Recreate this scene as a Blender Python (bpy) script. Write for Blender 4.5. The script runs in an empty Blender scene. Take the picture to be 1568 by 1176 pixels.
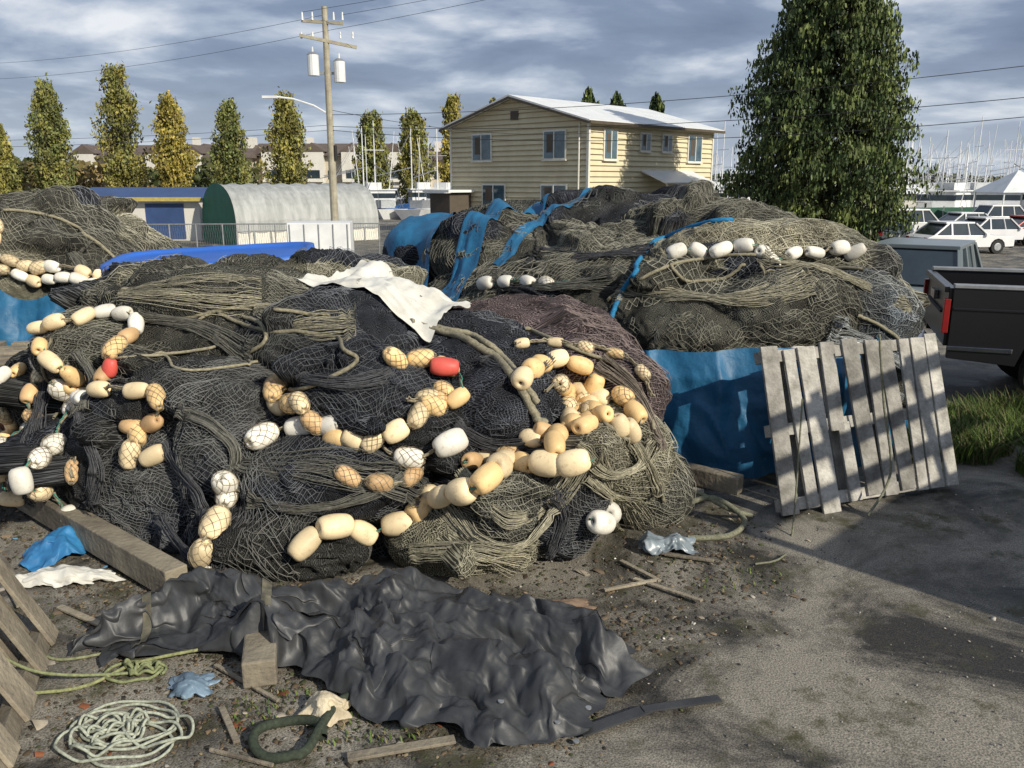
import bpy, math, numpy as np, random
from mathutils import Vector, Matrix
from mathutils.bvhtree import BVHTree
random.seed(3); RNG=np.random.RandomState(7)
# ---------- noise ----------
def _h(ix,iy,iz,seed):
    n=(ix.astype(np.int64)*374761393+iy.astype(np.int64)*668265263+iz.astype(np.int64)*2147483647+seed*974634777)&0xffffffff
    n=((n^(n>>13))*1274126177)&0xffffffff
    n=(n^(n>>16))&0xffffffff
    n=(n*2246822519)&0xffffffff
    n=n^(n>>15)
    return (n&0xffffff)/float(0xffffff)*2-1
def vn(p,seed=0):
    p=np.asarray(p,float); f=np.floor(p); i=f.astype(np.int64); t=p-f; t=t*t*t*(t*(t*6-15)+10)
    r=0
    for a in (0,1):
        for b in (0,1):
            for c in (0,1):
                w=(t[...,0] if a else 1-t[...,0])*(t[...,1] if b else 1-t[...,1])*(t[...,2] if c else 1-t[...,2])
                r=r+w*_h(i[...,0]+a,i[...,1]+b,i[...,2]+c,seed)
    return r
def fbm(p,o=4,seed=0):
    p=np.asarray(p,float); s=0;a=1;tot=0
    for k in range(o):
        s=s+a*vn(p*(2.03**k)+k*13.7,seed+k);tot+=a;a*=.5
    return s/tot
# ---------- mesh helpers ----------
def fast(name,V,F,mat=None,parent=None,col=None,vec=None,smooth=False):
    V=np.asarray(V,np.float32).reshape(-1,3);F=np.asarray(F,np.int32);k=F.shape[1]
    me=bpy.data.meshes.new(name);me.vertices.add(len(V));me.vertices.foreach_set('co',V.ravel())
    me.loops.add(F.size);me.loops.foreach_set('vertex_index',F.ravel())
    me.polygons.add(len(F));me.polygons.foreach_set('loop_start',np.arange(0,F.size,k,dtype=np.int32))
    me.polygons.foreach_set('loop_total',np.full(len(F),k,np.int32))
    me.update(calc_edges=True)
    if smooth: me.polygons.foreach_set('use_smooth',np.ones(len(F),bool))
    if col is not None:
        a=me.color_attributes.new('Col','FLOAT_COLOR','POINT');c=np.ones((len(V),4),np.float32);c[:,:3]=np.clip(col,0.002,1);a.data.foreach_set('color',c.ravel())
    if vec is not None:
        a=me.attributes.new('nuv','FLOAT_VECTOR','POINT');a.data.foreach_set('vector',np.asarray(vec,np.float32).ravel())
    ob=bpy.data.objects.new(name,me);bpy.context.collection.objects.link(ob)
    if mat:me.materials.append(mat)
    if parent:ob.parent=parent
    return ob
def empty(name,loc=(0,0,0),rz=0):
    e=bpy.data.objects.new(name,None);bpy.context.collection.objects.link(e);e.location=loc;e.rotation_euler=(0,0,rz);return e
def gridF(n,m):
    i,j=np.meshgrid(np.arange(n-1),np.arange(m-1),indexing='ij');a=i*m+j
    return np.stack([a,a+m,a+m+1,a+1],-1).reshape(-1,4)
class B:
    def __init__(s): s.v=[];s.f=[];s.m=[];s.mats=[]
    def mi(s,mat):
        if mat not in s.mats:s.mats.append(mat)
        return s.mats.index(mat)
    def add(s,vs,fs,mat):
        o=len(s.v);s.v+=[tuple(x) for x in vs];k=s.mi(mat)
        for f in fs:s.f.append(tuple(o+i for i in f));s.m.append(k)
    def box(s,c,d,mat,rz=0,M=None):
        x,y,z=[q/2 for q in d];vs=[Vector((a*x,b*y,e*z)) for e in(-1,1) for b in(-1,1) for a in(-1,1)]
        R=M if M is not None else Matrix.Rotation(rz,3,'Z');vs=[R@v+Vector(c) for v in vs]
        s.add(vs,[(0,2,3,1),(4,5,7,6),(0,1,5,4),(2,6,7,3),(0,4,6,2),(1,3,7,5)],mat)
    def beam(s,p,q,w,h,mat,up=(0,0,1)):
        p=Vector(p);q=Vector(q);d=(q-p);L=d.length;d.normalize();sd=d.cross(Vector(up)).normalized();u=sd.cross(d)
        M=Matrix((d,sd,u)).transposed();s.box((p+q)/2,(L,w,h),mat,M=M)
    def cyl(s,p,q,r1,r2,mat,n=8,cap=True):
        p=Vector(p);q=Vector(q);d=(q-p).normalized();a=d.orthogonal().normalized();b=d.cross(a);vs=[]
        for P,r in((p,r1),(q,r2)):
            for i in range(n):
                t=2*math.pi*i/n;vs.append(P+a*(r*math.cos(t))+b*(r*math.sin(t)))
        fs=[(i,(i+1)%n,n+(i+1)%n,n+i) for i in range(n)]
        if cap:fs+=[tuple(range(n-1,-1,-1)),tuple(range(n,2*n))]
        s.add(vs,fs,mat)
    def prism(s,poly,w0,w1,mat,axis='y',ins=0):
        n=len(poly)
        f=(lambda a,b,w:(a,w,b)) if axis=='y' else (lambda a,b,w:(w,a,b))
        vs=[f(a,b,w0) for a,b in poly]+[f(a,b,w1) for a,b in poly]
        s.add(vs,[tuple(range(n)),tuple(range(2*n-1,n-1,-1))]+[(i,n+i,n+(i+1)%n,(i+1)%n) for i in range(n)],mat)
    def obj(s,name,parent=None,loc=None,rz=0,bevel=0,smooth=False):
        me=bpy.data.meshes.new(name);me.from_pydata(s.v,[],s.f)
        for m in s.mats:me.materials.append(m)
        me.polygons.foreach_set('material_index',s.m)
        if smooth:me.polygons.foreach_set('use_smooth',[True]*len(s.f))
        me.update();ob=bpy.data.objects.new(name,me);bpy.context.collection.objects.link(ob)
        if parent:ob.parent=parent
        if loc is not None:ob.location=loc
        ob.rotation_euler=(0,0,rz)
        if bevel:
            b=ob.modifiers.new('b','BEVEL');b.width=bevel;b.segments=2;b.limit_method='ANGLE'
        return ob
# ---------- materials ----------
def newmat(name):
    m=bpy.data.materials.new(name);m.use_nodes=True;nt=m.node_tree;return m,nt,nt.nodes['Principled BSDF']
def pm(name,c1,c2=None,scale=5,rough=.7,bump=0,bscale=None,metal=0,stretch=None,spec=.5,bd=.02,isl=0):
    m,nt,b=newmat(name);b.inputs['Roughness'].default_value=rough;b.inputs['Metallic'].default_value=metal
    b.inputs['Specular IOR Level'].default_value=spec
    if c2 is None:c2=tuple(x*.7 for x in c1)
    tc=nt.nodes.new('ShaderNodeTexCoord');mp=nt.nodes.new('ShaderNodeMapping');nt.links.new(tc.outputs['Object'],mp.inputs[0])
    if stretch:mp.inputs['Scale'].default_value=stretch
    n=nt.nodes.new('ShaderNodeTexNoise');n.inputs['Scale'].default_value=scale;n.inputs['Detail'].default_value=8;n.inputs['Roughness'].default_value=.65
    nt.links.new(mp.outputs[0],n.inputs['Vector'])
    r=nt.nodes.new('ShaderNodeValToRGB');r.color_ramp.elements[0].position=.35;r.color_ramp.elements[1].position=.65
    r.color_ramp.elements[0].color=(*c2,1);r.color_ramp.elements[1].color=(*c1,1)
    nt.links.new(n.outputs[0],r.inputs[0]);out=r.outputs[0]
    if isl:
        g=nt.nodes.new('ShaderNodeNewGeometry');mr=nt.nodes.new('ShaderNodeMapRange');mr.inputs[3].default_value=1-isl;mr.inputs[4].default_value=1+isl;nt.links.new(g.outputs['Random Per Island'],mr.inputs[0])
        x=nt.nodes.new('ShaderNodeVectorMath');x.operation='SCALE';nt.links.new(out,x.inputs[0]);nt.links.new(mr.outputs[0],x.inputs['Scale']);out=x.outputs[0]
    nt.links.new(out,b.inputs['Base Color'])
    if bump:
        n2=nt.nodes.new('ShaderNodeTexNoise');n2.inputs['Scale'].default_value=bscale or scale*4;n2.inputs['Detail'].default_value=6
        nt.links.new(mp.outputs[0],n2.inputs['Vector']);bp=nt.nodes.new('ShaderNodeBump');bp.inputs['Strength'].default_value=bump;bp.inputs['Distance'].default_value=bd
        nt.links.new(n2.outputs[0],bp.inputs['Height']);nt.links.new(bp.outputs[0],b.inputs['Normal'])
    return m
def colmat(name,rough=.8,var=.4,scale=20,spec=.3,stain=None):
    m,nt,b=newmat(name);b.inputs['Roughness'].default_value=rough;b.inputs['Specular IOR Level'].default_value=spec
    a=nt.nodes.new('ShaderNodeAttribute');a.attribute_name='Col'
    n=nt.nodes.new('ShaderNodeTexNoise');n.inputs['Scale'].default_value=scale;n.inputs['Detail'].default_value=5
    tc=nt.nodes.new('ShaderNodeTexCoord');nt.links.new(tc.outputs['Object'],n.inputs['Vector'])
    mr=nt.nodes.new('ShaderNodeMapRange');mr.inputs[1].default_value=.3;mr.inputs[2].default_value=.7;mr.inputs[3].default_value=1-var;mr.inputs[4].default_value=1+var
    nt.links.new(n.outputs[0],mr.inputs[0])
    x=nt.nodes.new('ShaderNodeVectorMath');x.operation='SCALE';nt.links.new(a.outputs['Color'],x.inputs[0]);nt.links.new(mr.outputs[0],x.inputs['Scale'])
    out=x.outputs[0]
    if stain:
        n2=nt.nodes.new('ShaderNodeTexNoise');n2.inputs['Scale'].default_value=26;n2.inputs['Detail'].default_value=9;n2.inputs['Roughness'].default_value=.75
        nt.links.new(tc.outputs['Object'],n2.inputs['Vector']);r=nt.nodes.new('ShaderNodeMapRange');r.inputs[1].default_value=.54;r.inputs[2].default_value=.74;r.inputs[3].default_value=0;r.inputs[4].default_value=.7
        nt.links.new(n2.outputs[0],r.inputs[0]);mm=nt.nodes.new('ShaderNodeMix');mm.data_type='RGBA';nt.links.new(r.outputs[0],mm.inputs[0]);nt.links.new(out,mm.inputs[6]);mm.inputs[7].default_value=(*stain,1);out=mm.outputs[2]
        bp=nt.nodes.new('ShaderNodeBump');bp.inputs['Strength'].default_value=.35;bp.inputs['Distance'].default_value=.006;nt.links.new(n2.outputs[0],bp.inputs['Height']);nt.links.new(bp.outputs[0],b.inputs['Normal'])
    nt.links.new(out,b.inputs['Base Color'])
    return m,nt,b
M_wire,_,_=colmat('net_twine',.75,.35,6)
M_rope,_,_=colmat('rope_fibre',.85,.35,60)
M_float,_,_=colmat('foam_float',.5,.2,5,spec=.4,stain=(.30,.19,.10))
M_leaf,nt,bb=colmat('foliage',.6,.25,.8,spec=.25)
M_debris,_,_=colmat('debris_bits',.85,.3,20)
def netbase():
    m,nt,b=colmat('packed_netting',.9,.5,5,spec=.12)
    a=nt.nodes.new('ShaderNodeAttribute');a.attribute_name='nuv'
    nz=nt.nodes.new('ShaderNodeTexNoise');nz.inputs['Scale'].default_value=.22;nz.inputs['Detail'].default_value=4
    nt.links.new(a.outputs['Vector'],nz.inputs['Vector'])
    sc=nt.nodes.new('ShaderNodeVectorMath');sc.operation='MULTIPLY_ADD';sc.inputs[1].default_value=(5,5,0)
    nt.links.new(nz.outputs['Color'],sc.inputs[0]);nt.links.new(a.outputs['Vector'],sc.inputs[2])
    sep=nt.nodes.new('ShaderNodeSeparateXYZ');nt.links.new(sc.outputs[0],sep.inputs[0])
    outs=[]
    for op in('ADD','SUBTRACT'):
        q=nt.nodes.new('ShaderNodeMath');q.operation=op;nt.links.new(sep.outputs[0],q.inputs[0]);nt.links.new(sep.outputs[1],q.inputs[1])
        p=nt.nodes.new('ShaderNodeMath');p.operation='PINGPONG';p.inputs[1].default_value=.5;nt.links.new(q.outputs[0],p.inputs[0])
        l=nt.nodes.new('ShaderNodeMapRange');l.inputs[1].default_value=.07;l.inputs[2].default_value=.2;l.inputs[3].default_value=1;l.inputs[4].default_value=0
        nt.links.new(p.outputs[0],l.inputs[0]);outs.append(l)
    mx=nt.nodes.new('ShaderNodeMath');mx.operation='MAXIMUM';nt.links.new(outs[0].outputs[0],mx.inputs[0]);nt.links.new(outs[1].outputs[0],mx.inputs[1])
    old=b.inputs['Base Color'].links[0].from_socket
    k=nt.nodes.new('ShaderNodeMapRange');k.inputs[3].default_value=.22;k.inputs[4].default_value=2.2;nt.links.new(mx.outputs[0],k.inputs[0])
    s=nt.nodes.new('ShaderNodeVectorMath');s.operation='SCALE';nt.links.new(old,s.inputs[0]);nt.links.new(k.outputs[0],s.inputs['Scale']);nt.links.new(s.outputs[0],b.inputs['Base Color'])
    bp=nt.nodes.new('ShaderNodeBump');bp.inputs['Strength'].default_value=.9;bp.inputs['Distance'].default_value=.012;nt.links.new(mx.outputs[0],bp.inputs['Height']);nt.links.new(bp.outputs[0],b.inputs['Normal'])
    return m
M_net=netbase()
M_wood=pm('weathered_wood',(.30,.26,.19),(.12,.10,.075),3,.85,.6,30,isl=.3)
M_wood2=pm('grey_wood',(.42,.40,.36),(.17,.16,.14),6,.85,.7,40,isl=.35)
M_blue=pm('blue_tarp',(.014,.125,.255),(.010,.085,.18),2.5,.55,.4,7,bd=.05)
M_blueplas=pm('blue_plastic',(.03,.13,.5),(.025,.10,.4),2,.45)
M_black=pm('black_tarp',(.048,.050,.053),(.024,.025,.027),4,.5,.35,40,bd=.004,spec=.5)
M_white=pm('white_cloth',(.70,.69,.63),(.52,.50,.44),4,.7,.3,12)
M_steel=pm('galvanised_steel',(.4,.41,.42),(.28,.29,.3),8,.5,metal=.6)
M_dark=pm('dark_rubber',(.02,.02,.02),(.012,.012,.012),8,.8)
M_glass=pm('window_glass',(.03,.045,.055),(.02,.03,.04),1.5,.12,spec=.8)
# ---------- pile ----------
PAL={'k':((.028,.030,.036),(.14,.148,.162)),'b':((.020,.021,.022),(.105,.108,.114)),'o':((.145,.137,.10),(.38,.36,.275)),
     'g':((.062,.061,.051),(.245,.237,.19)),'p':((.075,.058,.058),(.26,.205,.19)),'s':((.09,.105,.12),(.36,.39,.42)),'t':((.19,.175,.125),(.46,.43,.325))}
class Pile:
    def __init__(s,O,R,bags,p=2.5,yaw=0,seed=1,base='k',tmax=102,rolls=0,rs=1,mixg=.6):
        s.O=np.array(O,float);s.R=np.array(R,float);s.bags=list(bags);s.p=p;s.yaw=math.radians(yaw);s.seed=seed;s.base=base;s.tmax=math.radians(tmax);s.mixg=mixg
        if rolls:
            rg=np.random.RandomState(seed);a=rg.uniform(0,6.283,rolls);th=np.arccos(rg.uniform(-.05,.97,rolls))
            D=np.stack([np.sin(th)*np.cos(a),np.sin(th)*np.sin(a),np.cos(th)],-1);P,idx=s.ev(D,detail=False)
            for i in range(rolls):
                L=rg.uniform(.22,.5)*rs;r=rg.uniform(.09,.17)*rs;c=P[i]-D[i]*r*rg.uniform(.1,.6)
                k=(s.base,)+tuple(b[7] for b in s.bags);key=k[idx[i]] if idx[i]<len(k) and rg.rand()<.75 else rg.choice(['g','k','k','b'])
                s.bags.append((c[0],c[1],c[2],L,r,r*rg.uniform(.8,1.2),rg.uniform(-60,60)+math.degrees(a[i])+90,str(key)))
    def dirs(s,S,T):
        x=S*np.sqrt(1-T*T/2);y=T*np.sqrt(1-S*S/2);rho=np.hypot(x,y);ph=np.arctan2(y,x);th=rho*s.tmax
        return np.stack([np.sin(th)*np.cos(ph),np.sin(th)*np.sin(ph),np.cos(th)],-1)
    def ev(s,D,off=0,detail=True):
        c,n=math.cos(s.yaw),math.sin(s.yaw);dl=np.stack([D[...,0]*c+D[...,1]*n,-D[...,0]*n+D[...,1]*c,D[...,2]],-1)
        r=(np.abs(dl/s.R)**s.p).sum(-1)**(-1/s.p);idx=np.zeros(r.shape,int);best=r.copy();k=.010
        A=[r]
        for i,b in enumerate(s.bags):
            cx,cy,cz,rx,ry,rz,yw=b[:7];yw=math.radians(yw);cc,ss=math.cos(yw),math.sin(yw)
            o=s.O-np.array([cx,cy,cz]);o=np.array([o[0]*cc+o[1]*ss,-o[0]*ss+o[1]*cc,o[2]])/np.array([rx,ry,rz])
            d=np.stack([D[...,0]*cc+D[...,1]*ss,-D[...,0]*ss+D[...,1]*cc,D[...,2]],-1)/np.array([rx,ry,rz])
            a=(d*d).sum(-1);bb=(d*o).sum(-1);q=bb*bb-a*((o*o).sum()-1);t=np.where(q>0,(-bb+np.sqrt(np.maximum(q,0)))/a,-1)
            m=t>best;best=np.where(m,t,best);idx=np.where(m,i+1,idx);A.append(t)
        acc=0
        for t in A:acc=acc+np.exp(np.clip((t-best)/k,-40,0))
        r=best+k*np.log(acc)*.6
        P=s.O+D*r[...,None]
        if detail:
            yaws=np.array([0]+[math.radians(b[6]) for b in s.bags])[idx]
            q=P-s.O;u=q[...,0]*np.cos(yaws)+q[...,1]*np.sin(yaws);v=-q[...,0]*np.sin(yaws)+q[...,1]*np.cos(yaws)
            w=vn(P*1.7,s.seed)*.8
            Q=np.stack([u*1.8,v*8+w*3,q[...,2]*8+w*4],-1)+idx[...,None]*7.3
            f1=1-np.abs(vn(Q,s.seed+3))*2.2
            Q2=np.stack([u*4,v*20+w*6,q[...,2]*20+w*8],-1)+idx[...,None]*3.3
            f2=1-np.abs(vn(Q2,s.seed+4))*2
            dr=.05*fbm(P*1.9,3,s.seed)+.046*f1*(.5+.5*vn(P*1.1,s.seed+8))+.02*f2+.022*fbm(P*9,3,s.seed+9)
            r=r+dr
            P=s.O+D*(r+off)[...,None]
        return P,idx
    def colors(s,P,idx,which):
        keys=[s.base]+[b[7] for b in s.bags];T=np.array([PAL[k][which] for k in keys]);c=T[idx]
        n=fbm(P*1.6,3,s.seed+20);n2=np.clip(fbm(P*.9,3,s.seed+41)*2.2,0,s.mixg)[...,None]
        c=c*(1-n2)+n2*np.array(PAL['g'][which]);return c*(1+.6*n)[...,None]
def sgrid(n,warp=0,seed=0,m=None):
    S,T=np.meshgrid(np.linspace(-1,1,n),np.linspace(-1,1,m or n),indexing='ij')
    if warp:
        q=np.stack([S*5,T*5,S*0+seed],-1);q2=np.stack([S*15,T*15,S*0+seed],-1);q3=np.stack([S*45,T*45,S*0+seed],-1)
        S2=S+warp*vn(q,1)+warp*.45*vn(q2,2)+warp*.18*vn(q3,3);T2=T+warp*vn(q,5)+warp*.45*vn(q2,6)+warp*.18*vn(q3,7)
        S,T=np.clip(S2,-1,1),np.clip(T2,-1,1)
    return S,T
def prisms(A,Bq,r,ca,name,mat,parent):
    d=Bq-A;L=np.linalg.norm(d,axis=1);ok=(L>1e-4);A=A[ok];Bq=Bq[ok];d=d[ok]/L[ok][:,None];ca=ca[ok]
    up=np.array([.3,.2,.93]);n1=np.cross(d,up);n1/=np.linalg.norm(n1,axis=1)[:,None]+1e-9;n2=np.cross(d,n1);V=[]
    for base in(A,Bq):
        for k in range(3):
            t=2.0944*k+.5;V.append(base+r*(math.cos(t)*n1+math.sin(t)*n2))
    V=np.stack(V,1).reshape(-1,3);k=np.arange(len(A))[:,None]*6
    F=np.concatenate([k+np.array([[a,(a+1)%3,3+(a+1)%3,3+a]]) for a in range(3)])
    return fast(name,V,F,mat,parent,col=np.repeat(ca,6,axis=0))
def wires(name,P,r,col,keep,mat,parent,maxL=.2):
    n,m=P.shape[:2];E=[]
    i,j=np.meshgrid(np.arange(n),np.arange(m),indexing='ij');ev=((i+j)%2==0);idn=i*m+j
    a=idn[:-1,:-1][ev[:-1,:-1]&keep[:-1,:-1]&keep[1:,1:]];E.append(np.stack([a,a+m+1],1))
    a=idn[:-1,1:][ev[:-1,1:]&keep[:-1,1:]&keep[1:,:-1]];E.append(np.stack([a,a+m-1],1))
    E=np.concatenate(E);p=P.reshape(-1,3);c=col.reshape(-1,3);A=p[E[:,0]];Q=p[E[:,1]];ok=np.linalg.norm(A-Q,axis=1)<maxL
    return prisms(A[ok],Q[ok],r,c[E[:,0]][ok],name,mat,parent)
def build_pile(name,pl,size,nb,cells):
    par=empty(name)
    S,T=sgrid(nb);D=pl.dirs(S,T);P,idx=pl.ev(D);c=pl.colors(P,idx,0)
    uv=np.stack([S*size/.02,T*size/.02,S*0],-1)
    V=P.reshape(-1,3);F=gridF(nb,nb)
    fast('packed_nets',V,F,M_net,par,col=c.reshape(-1,3),vec=uv.reshape(-1,3),smooth=True)
    for k,(cx,cy,r,den,off) in enumerate(cells):
        S,T=sgrid(int(2*size/cx),.04,k*3+pl.seed,int(2*size/cy));D=pl.dirs(S,T);P,idx=pl.ev(D,off=.005+off)
        lift=np.maximum(0,fbm(P*2.6+k*5,3,pl.seed+31+k))*.03+np.maximum(0,vn(P*14+k,4))*.012;P=P+D*lift[...,None]
        c=pl.colors(P,idx,1);mask=(fbm(P*1.3+k*9,3,pl.seed+60+k)>(.5-den))&(P[...,2]>-.05)&(P[...,1]<pl.O[1]+.9)
        wires('mesh_net_%d'%k,P,r,c,mask,M_wire,par)
    return par,BVHTree.FromPolygons(V.tolist(),F.tolist())
bags=[(-2.2,7.1,.95,1.45,1.3,.72,10,'g'),
(-1.17,5.24,.50,.64,.42,.32,4,'k'),(-1.9,5.36,.58,.34,.36,.42,60,'k'),(-2.72,5.9,.65,.37,.42,.46,80,'b'),(-2.7,5.75,.12,.42,.42,.35,20,'b'),
(-2.13,5.72,.98,.50,.32,.22,15,'k'),(-.96,5.55,1.0,.54,.42,.28,0,'k'),(-.05,5.55,.88,.42,.38,.32,-20,'k'),(-.15,5.95,1.1,.55,.4,.22,5,'k'),
(.27,5.18,.33,.28,.34,.38,70,'k'),(.72,5.72,.5,.36,.4,.4,60,'o'),(-.3,5.1,.14,.52,.34,.30,5,'o'),(-1.4,6.2,1.22,.75,.5,.27,-5,'k'),
(-2.4,6.7,1.48,.75,.6,.25,15,'g'),(-1.15,6.6,1.36,.7,.5,.24,-8,'k'),(-3.15,6.4,1.12,.5,.5,.34,30,'g'),(-3.65,6.7,.7,.4,.55,.42,70,'b'),
(.45,6.25,1.08,.5,.5,.25,-15,'p'),(.75,6.05,.88,.33,.42,.32,40,'p'),(-1.5,5.05,.15,.6,.34,.3,-5,'b'),(-.6,5.4,.8,.36,.32,.22,10,'b'),
(.92,5.9,.2,.35,.4,.34,50,'g'),(-1.6,7.4,1.45,.8,.5,.28,-10,'o'),(-2.9,7.2,1.42,.7,.5,.25,20,'o'),(-3.3,5.95,.35,.4,.4,.38,50,'k'),(.1,6.9,1.15,.8,.6,.3,-12,'p'),
(-.35,6.3,1.2,.5,.4,.22,-20,'k'),(-.1,4.98,.35,.3,.25,.22,-30,'g'),(.45,5.35,.62,.3,.3,.2,-20,'t')]
P1=Pile((-1.45,6.9,.2),(2.2,1.78,1.0),bags,p=2.6,seed=2,rolls=80,mixg=.35)
par1,bvh1=build_pile('fishing_net_pile',P1,3.4,600,((.030,.018,.0016,.68,0),(.05,.04,.0024,.22,.015)))
bags2=[(1.7,8.5,1.40,.95,.6,.38,-5,'o'),(2.9,8.7,1.52,.85,.75,.48,-15,'o'),(3.2,7.9,1.15,.6,.55,.46,-10,'s'),(1.7,7.6,1.05,.75,.5,.34,5,'g'),
(0,10.0,1.5,1.1,.9,.5,-30,'g'),(1.4,10.4,1.85,1.1,.8,.36,0,'k'),(-.9,11.2,1.4,.8,.8,.5,-40,'k'),(2.5,7.6,1.2,.75,.5,.42,20,'g'),(3.5,8.6,1.1,.5,.6,.5,30,'o'),
(.6,9.1,1.35,.8,.6,.36,-20,'g'),(2.2,9.6,1.85,1,.7,.32,-10,'g'),(1.0,8.6,1.05,.6,.5,.3,-30,'k'),(.2,11.1,1.8,1,.7,.35,5,'g'),(2.9,7.6,.6,.8,.5,.5,0,'g'),(2.4,8.4,1.75,.9,.5,.25,5,'t')]
P2=Pile((1.4,9.5,.7),(2.75,1.95,1.1),bags2,p=2.4,yaw=-38,seed=5,base='g',tmax=104,rolls=45,rs=1.25)
par2,bvh2=build_pile('fishing_net_pile',P2,3.8,460,((.04,.024,.0023,.72,0),(.07,.055,.0034,.2,.015)))
bags3=[(-6.4,11.6,1.6,1.1,.9,.65,0,'g'),(-5.6,11.3,1.1,.8,.8,.6,20,'g'),(-7.4,11.3,1.2,1,.8,.7,-10,'o'),(-5.3,11.1,.6,.9,.8,.5,10,'b'),(-6.9,10.9,.7,1,.6,.5,0,'g')]
P3=Pile((-6.7,12,.5),(2.2,1.6,1.5),bags3,p=2.4,seed=9,base='o',rolls=24,rs=1.5)
par3,bvh3=build_pile('fishing_net_pile',P3,3.2,260,((.06,.035,.0032,.7,0),))
# ---------- ropes / floats ----------
def snap(bvh,p,d=(0,1,-.12),off=.0):
    o=Vector(p);d=Vector(d).normalized();h=bvh.ray_cast(o-d*4,d,12)
    if h[0] is None:
        h=bvh.find_nearest(o)
    n=h[1];
    if n.dot(d)>0:n=-n
    return h[0]+n*off,n
def cat(pts,step):
    pts=[Vector(p) for p in pts];out=[]
    for i in range(len(pts)-1):
        a=pts[max(i-1,0)];b=pts[i];c=pts[i+1];e=pts[min(i+2,len(pts)-1)];n=max(2,int((c-b).length/step))
        for k in range(n):
            t=k/n;out.append(.5*((2*b)+(c-a)*t+(2*a-5*b+4*c-e)*t*t+(3*b-a-3*c+e)*t**3))
    out.append(pts[-1]);return out
def tube(pts,r,n=7,twist=0):
    P=np.array([tuple(p) for p in pts],float);d=np.gradient(P,axis=0);d/=np.linalg.norm(d,axis=1)[:,None]+1e-9
    up=np.array([.21,.13,.97]);n1=np.cross(d,up);n1/=np.linalg.norm(n1,axis=1)[:,None]+1e-9;n2=np.cross(d,n1)
    t=np.arange(n)/n*2*np.pi;V=P[:,None]+r*(np.cos(t)[None,:,None]*n1[:,None]+np.sin(t)[None,:,None]*n2[:,None])
    if twist:
        s=np.concatenate([[0],np.cumsum(np.linalg.norm(np.diff(P,axis=0),axis=1))]);rr=1+.22*np.abs(np.sin((t[None]*1.5+s[:,None]*twist)))
        V=P[:,None]+(V-P[:,None])*rr[...,None]
    m=len(P);i,j=np.meshgrid(np.arange(m-1),np.arange(n),indexing='ij');a=i*n+j;b=i*n+(j+1)%n
    return V.reshape(-1,3),np.stack([a,a+n,b+n,b],-1).reshape(-1,4)
class Acc:
    def __init__(s):s.V=[];s.F=[];s.C=[];s.o=0
    def add(s,V,F,c):
        s.V.append(V);s.F.append(F+s.o);s.o+=len(V);c=np.asarray(c,float);s.C.append(np.broadcast_to(c,(len(V),3)))
    def obj(s,name,mat,parent=None,smooth=True):
        return fast(name,np.concatenate(s.V),np.concatenate(s.F),mat,parent,col=np.concatenate(s.C),smooth=smooth)
prof=[(-.36,.06),(-.46,.10),(-.5,.19),(-.49,.29),(-.43,.385),(-.32,.45),(-.15,.49),(0,.5),(.15,.49),(.32,.45),(.43,.385),(.49,.29),(.5,.19),(.46,.10),(.36,.06)]
def floatmesh(c,t,L,D,n=16):
    t=Vector(t).normalized();a=t.orthogonal().normalized();b=t.cross(a);V=[];sd=random.random()*50
    for x,r in prof:
        for k in range(n):
            g=2*math.pi*k/n;w=1+.04*math.sin(g*2+sd+x*3)+.02*math.sin(g*3+sd*2)
            V.append(Vector(c)+t*(x*L)+a*(r*D*w*math.cos(g))+b*(r*D*w*math.sin(g)))
    m=len(prof);i,j=np.meshgrid(np.arange(m-1),np.arange(n),indexing='ij');q=i*n+j;p=i*n+(j+1)%n
    return np.array([tuple(v) for v in V]),np.stack([q,q+n,p+n,p],-1).reshape(-1,4)
FC={'c':(.85,.68,.42),'w':(.84,.80,.70),'y':(.83,.57,.27),'n':(.62,.40,.20),'r':(.60,.09,.07)}
netA=[];netB=[]
def netted(c,t,L,D,col):
    t=Vector(t).normalized();a=t.orthogonal().normalized();b=t.cross(a);n,m=9,17
    P=np.zeros((n,m,3))
    for i in range(n):
        x=-.6+1.2*i/(n-1);r=max(.1,math.sqrt(max(0,1-(x/.62)**2)))*.545
        for j in range(m):
            g=2*math.pi*j/(m-1)+random.uniform(-.1,.1);P[i,j]=Vector(c)+t*((x+random.uniform(-.02,.02))*L)+a*(r*D*math.cos(g))+b*(r*D*math.sin(g))
    for i in range(n-1):
        for j in range(m):
            if (i+j)%2==0:
                if j<m-1:netA.append(P[i,j]);netB.append(P[i+1,j+1])
                if j>0:netA.append(P[i,j]);netB.append(P[i+1,j-1])
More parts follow.
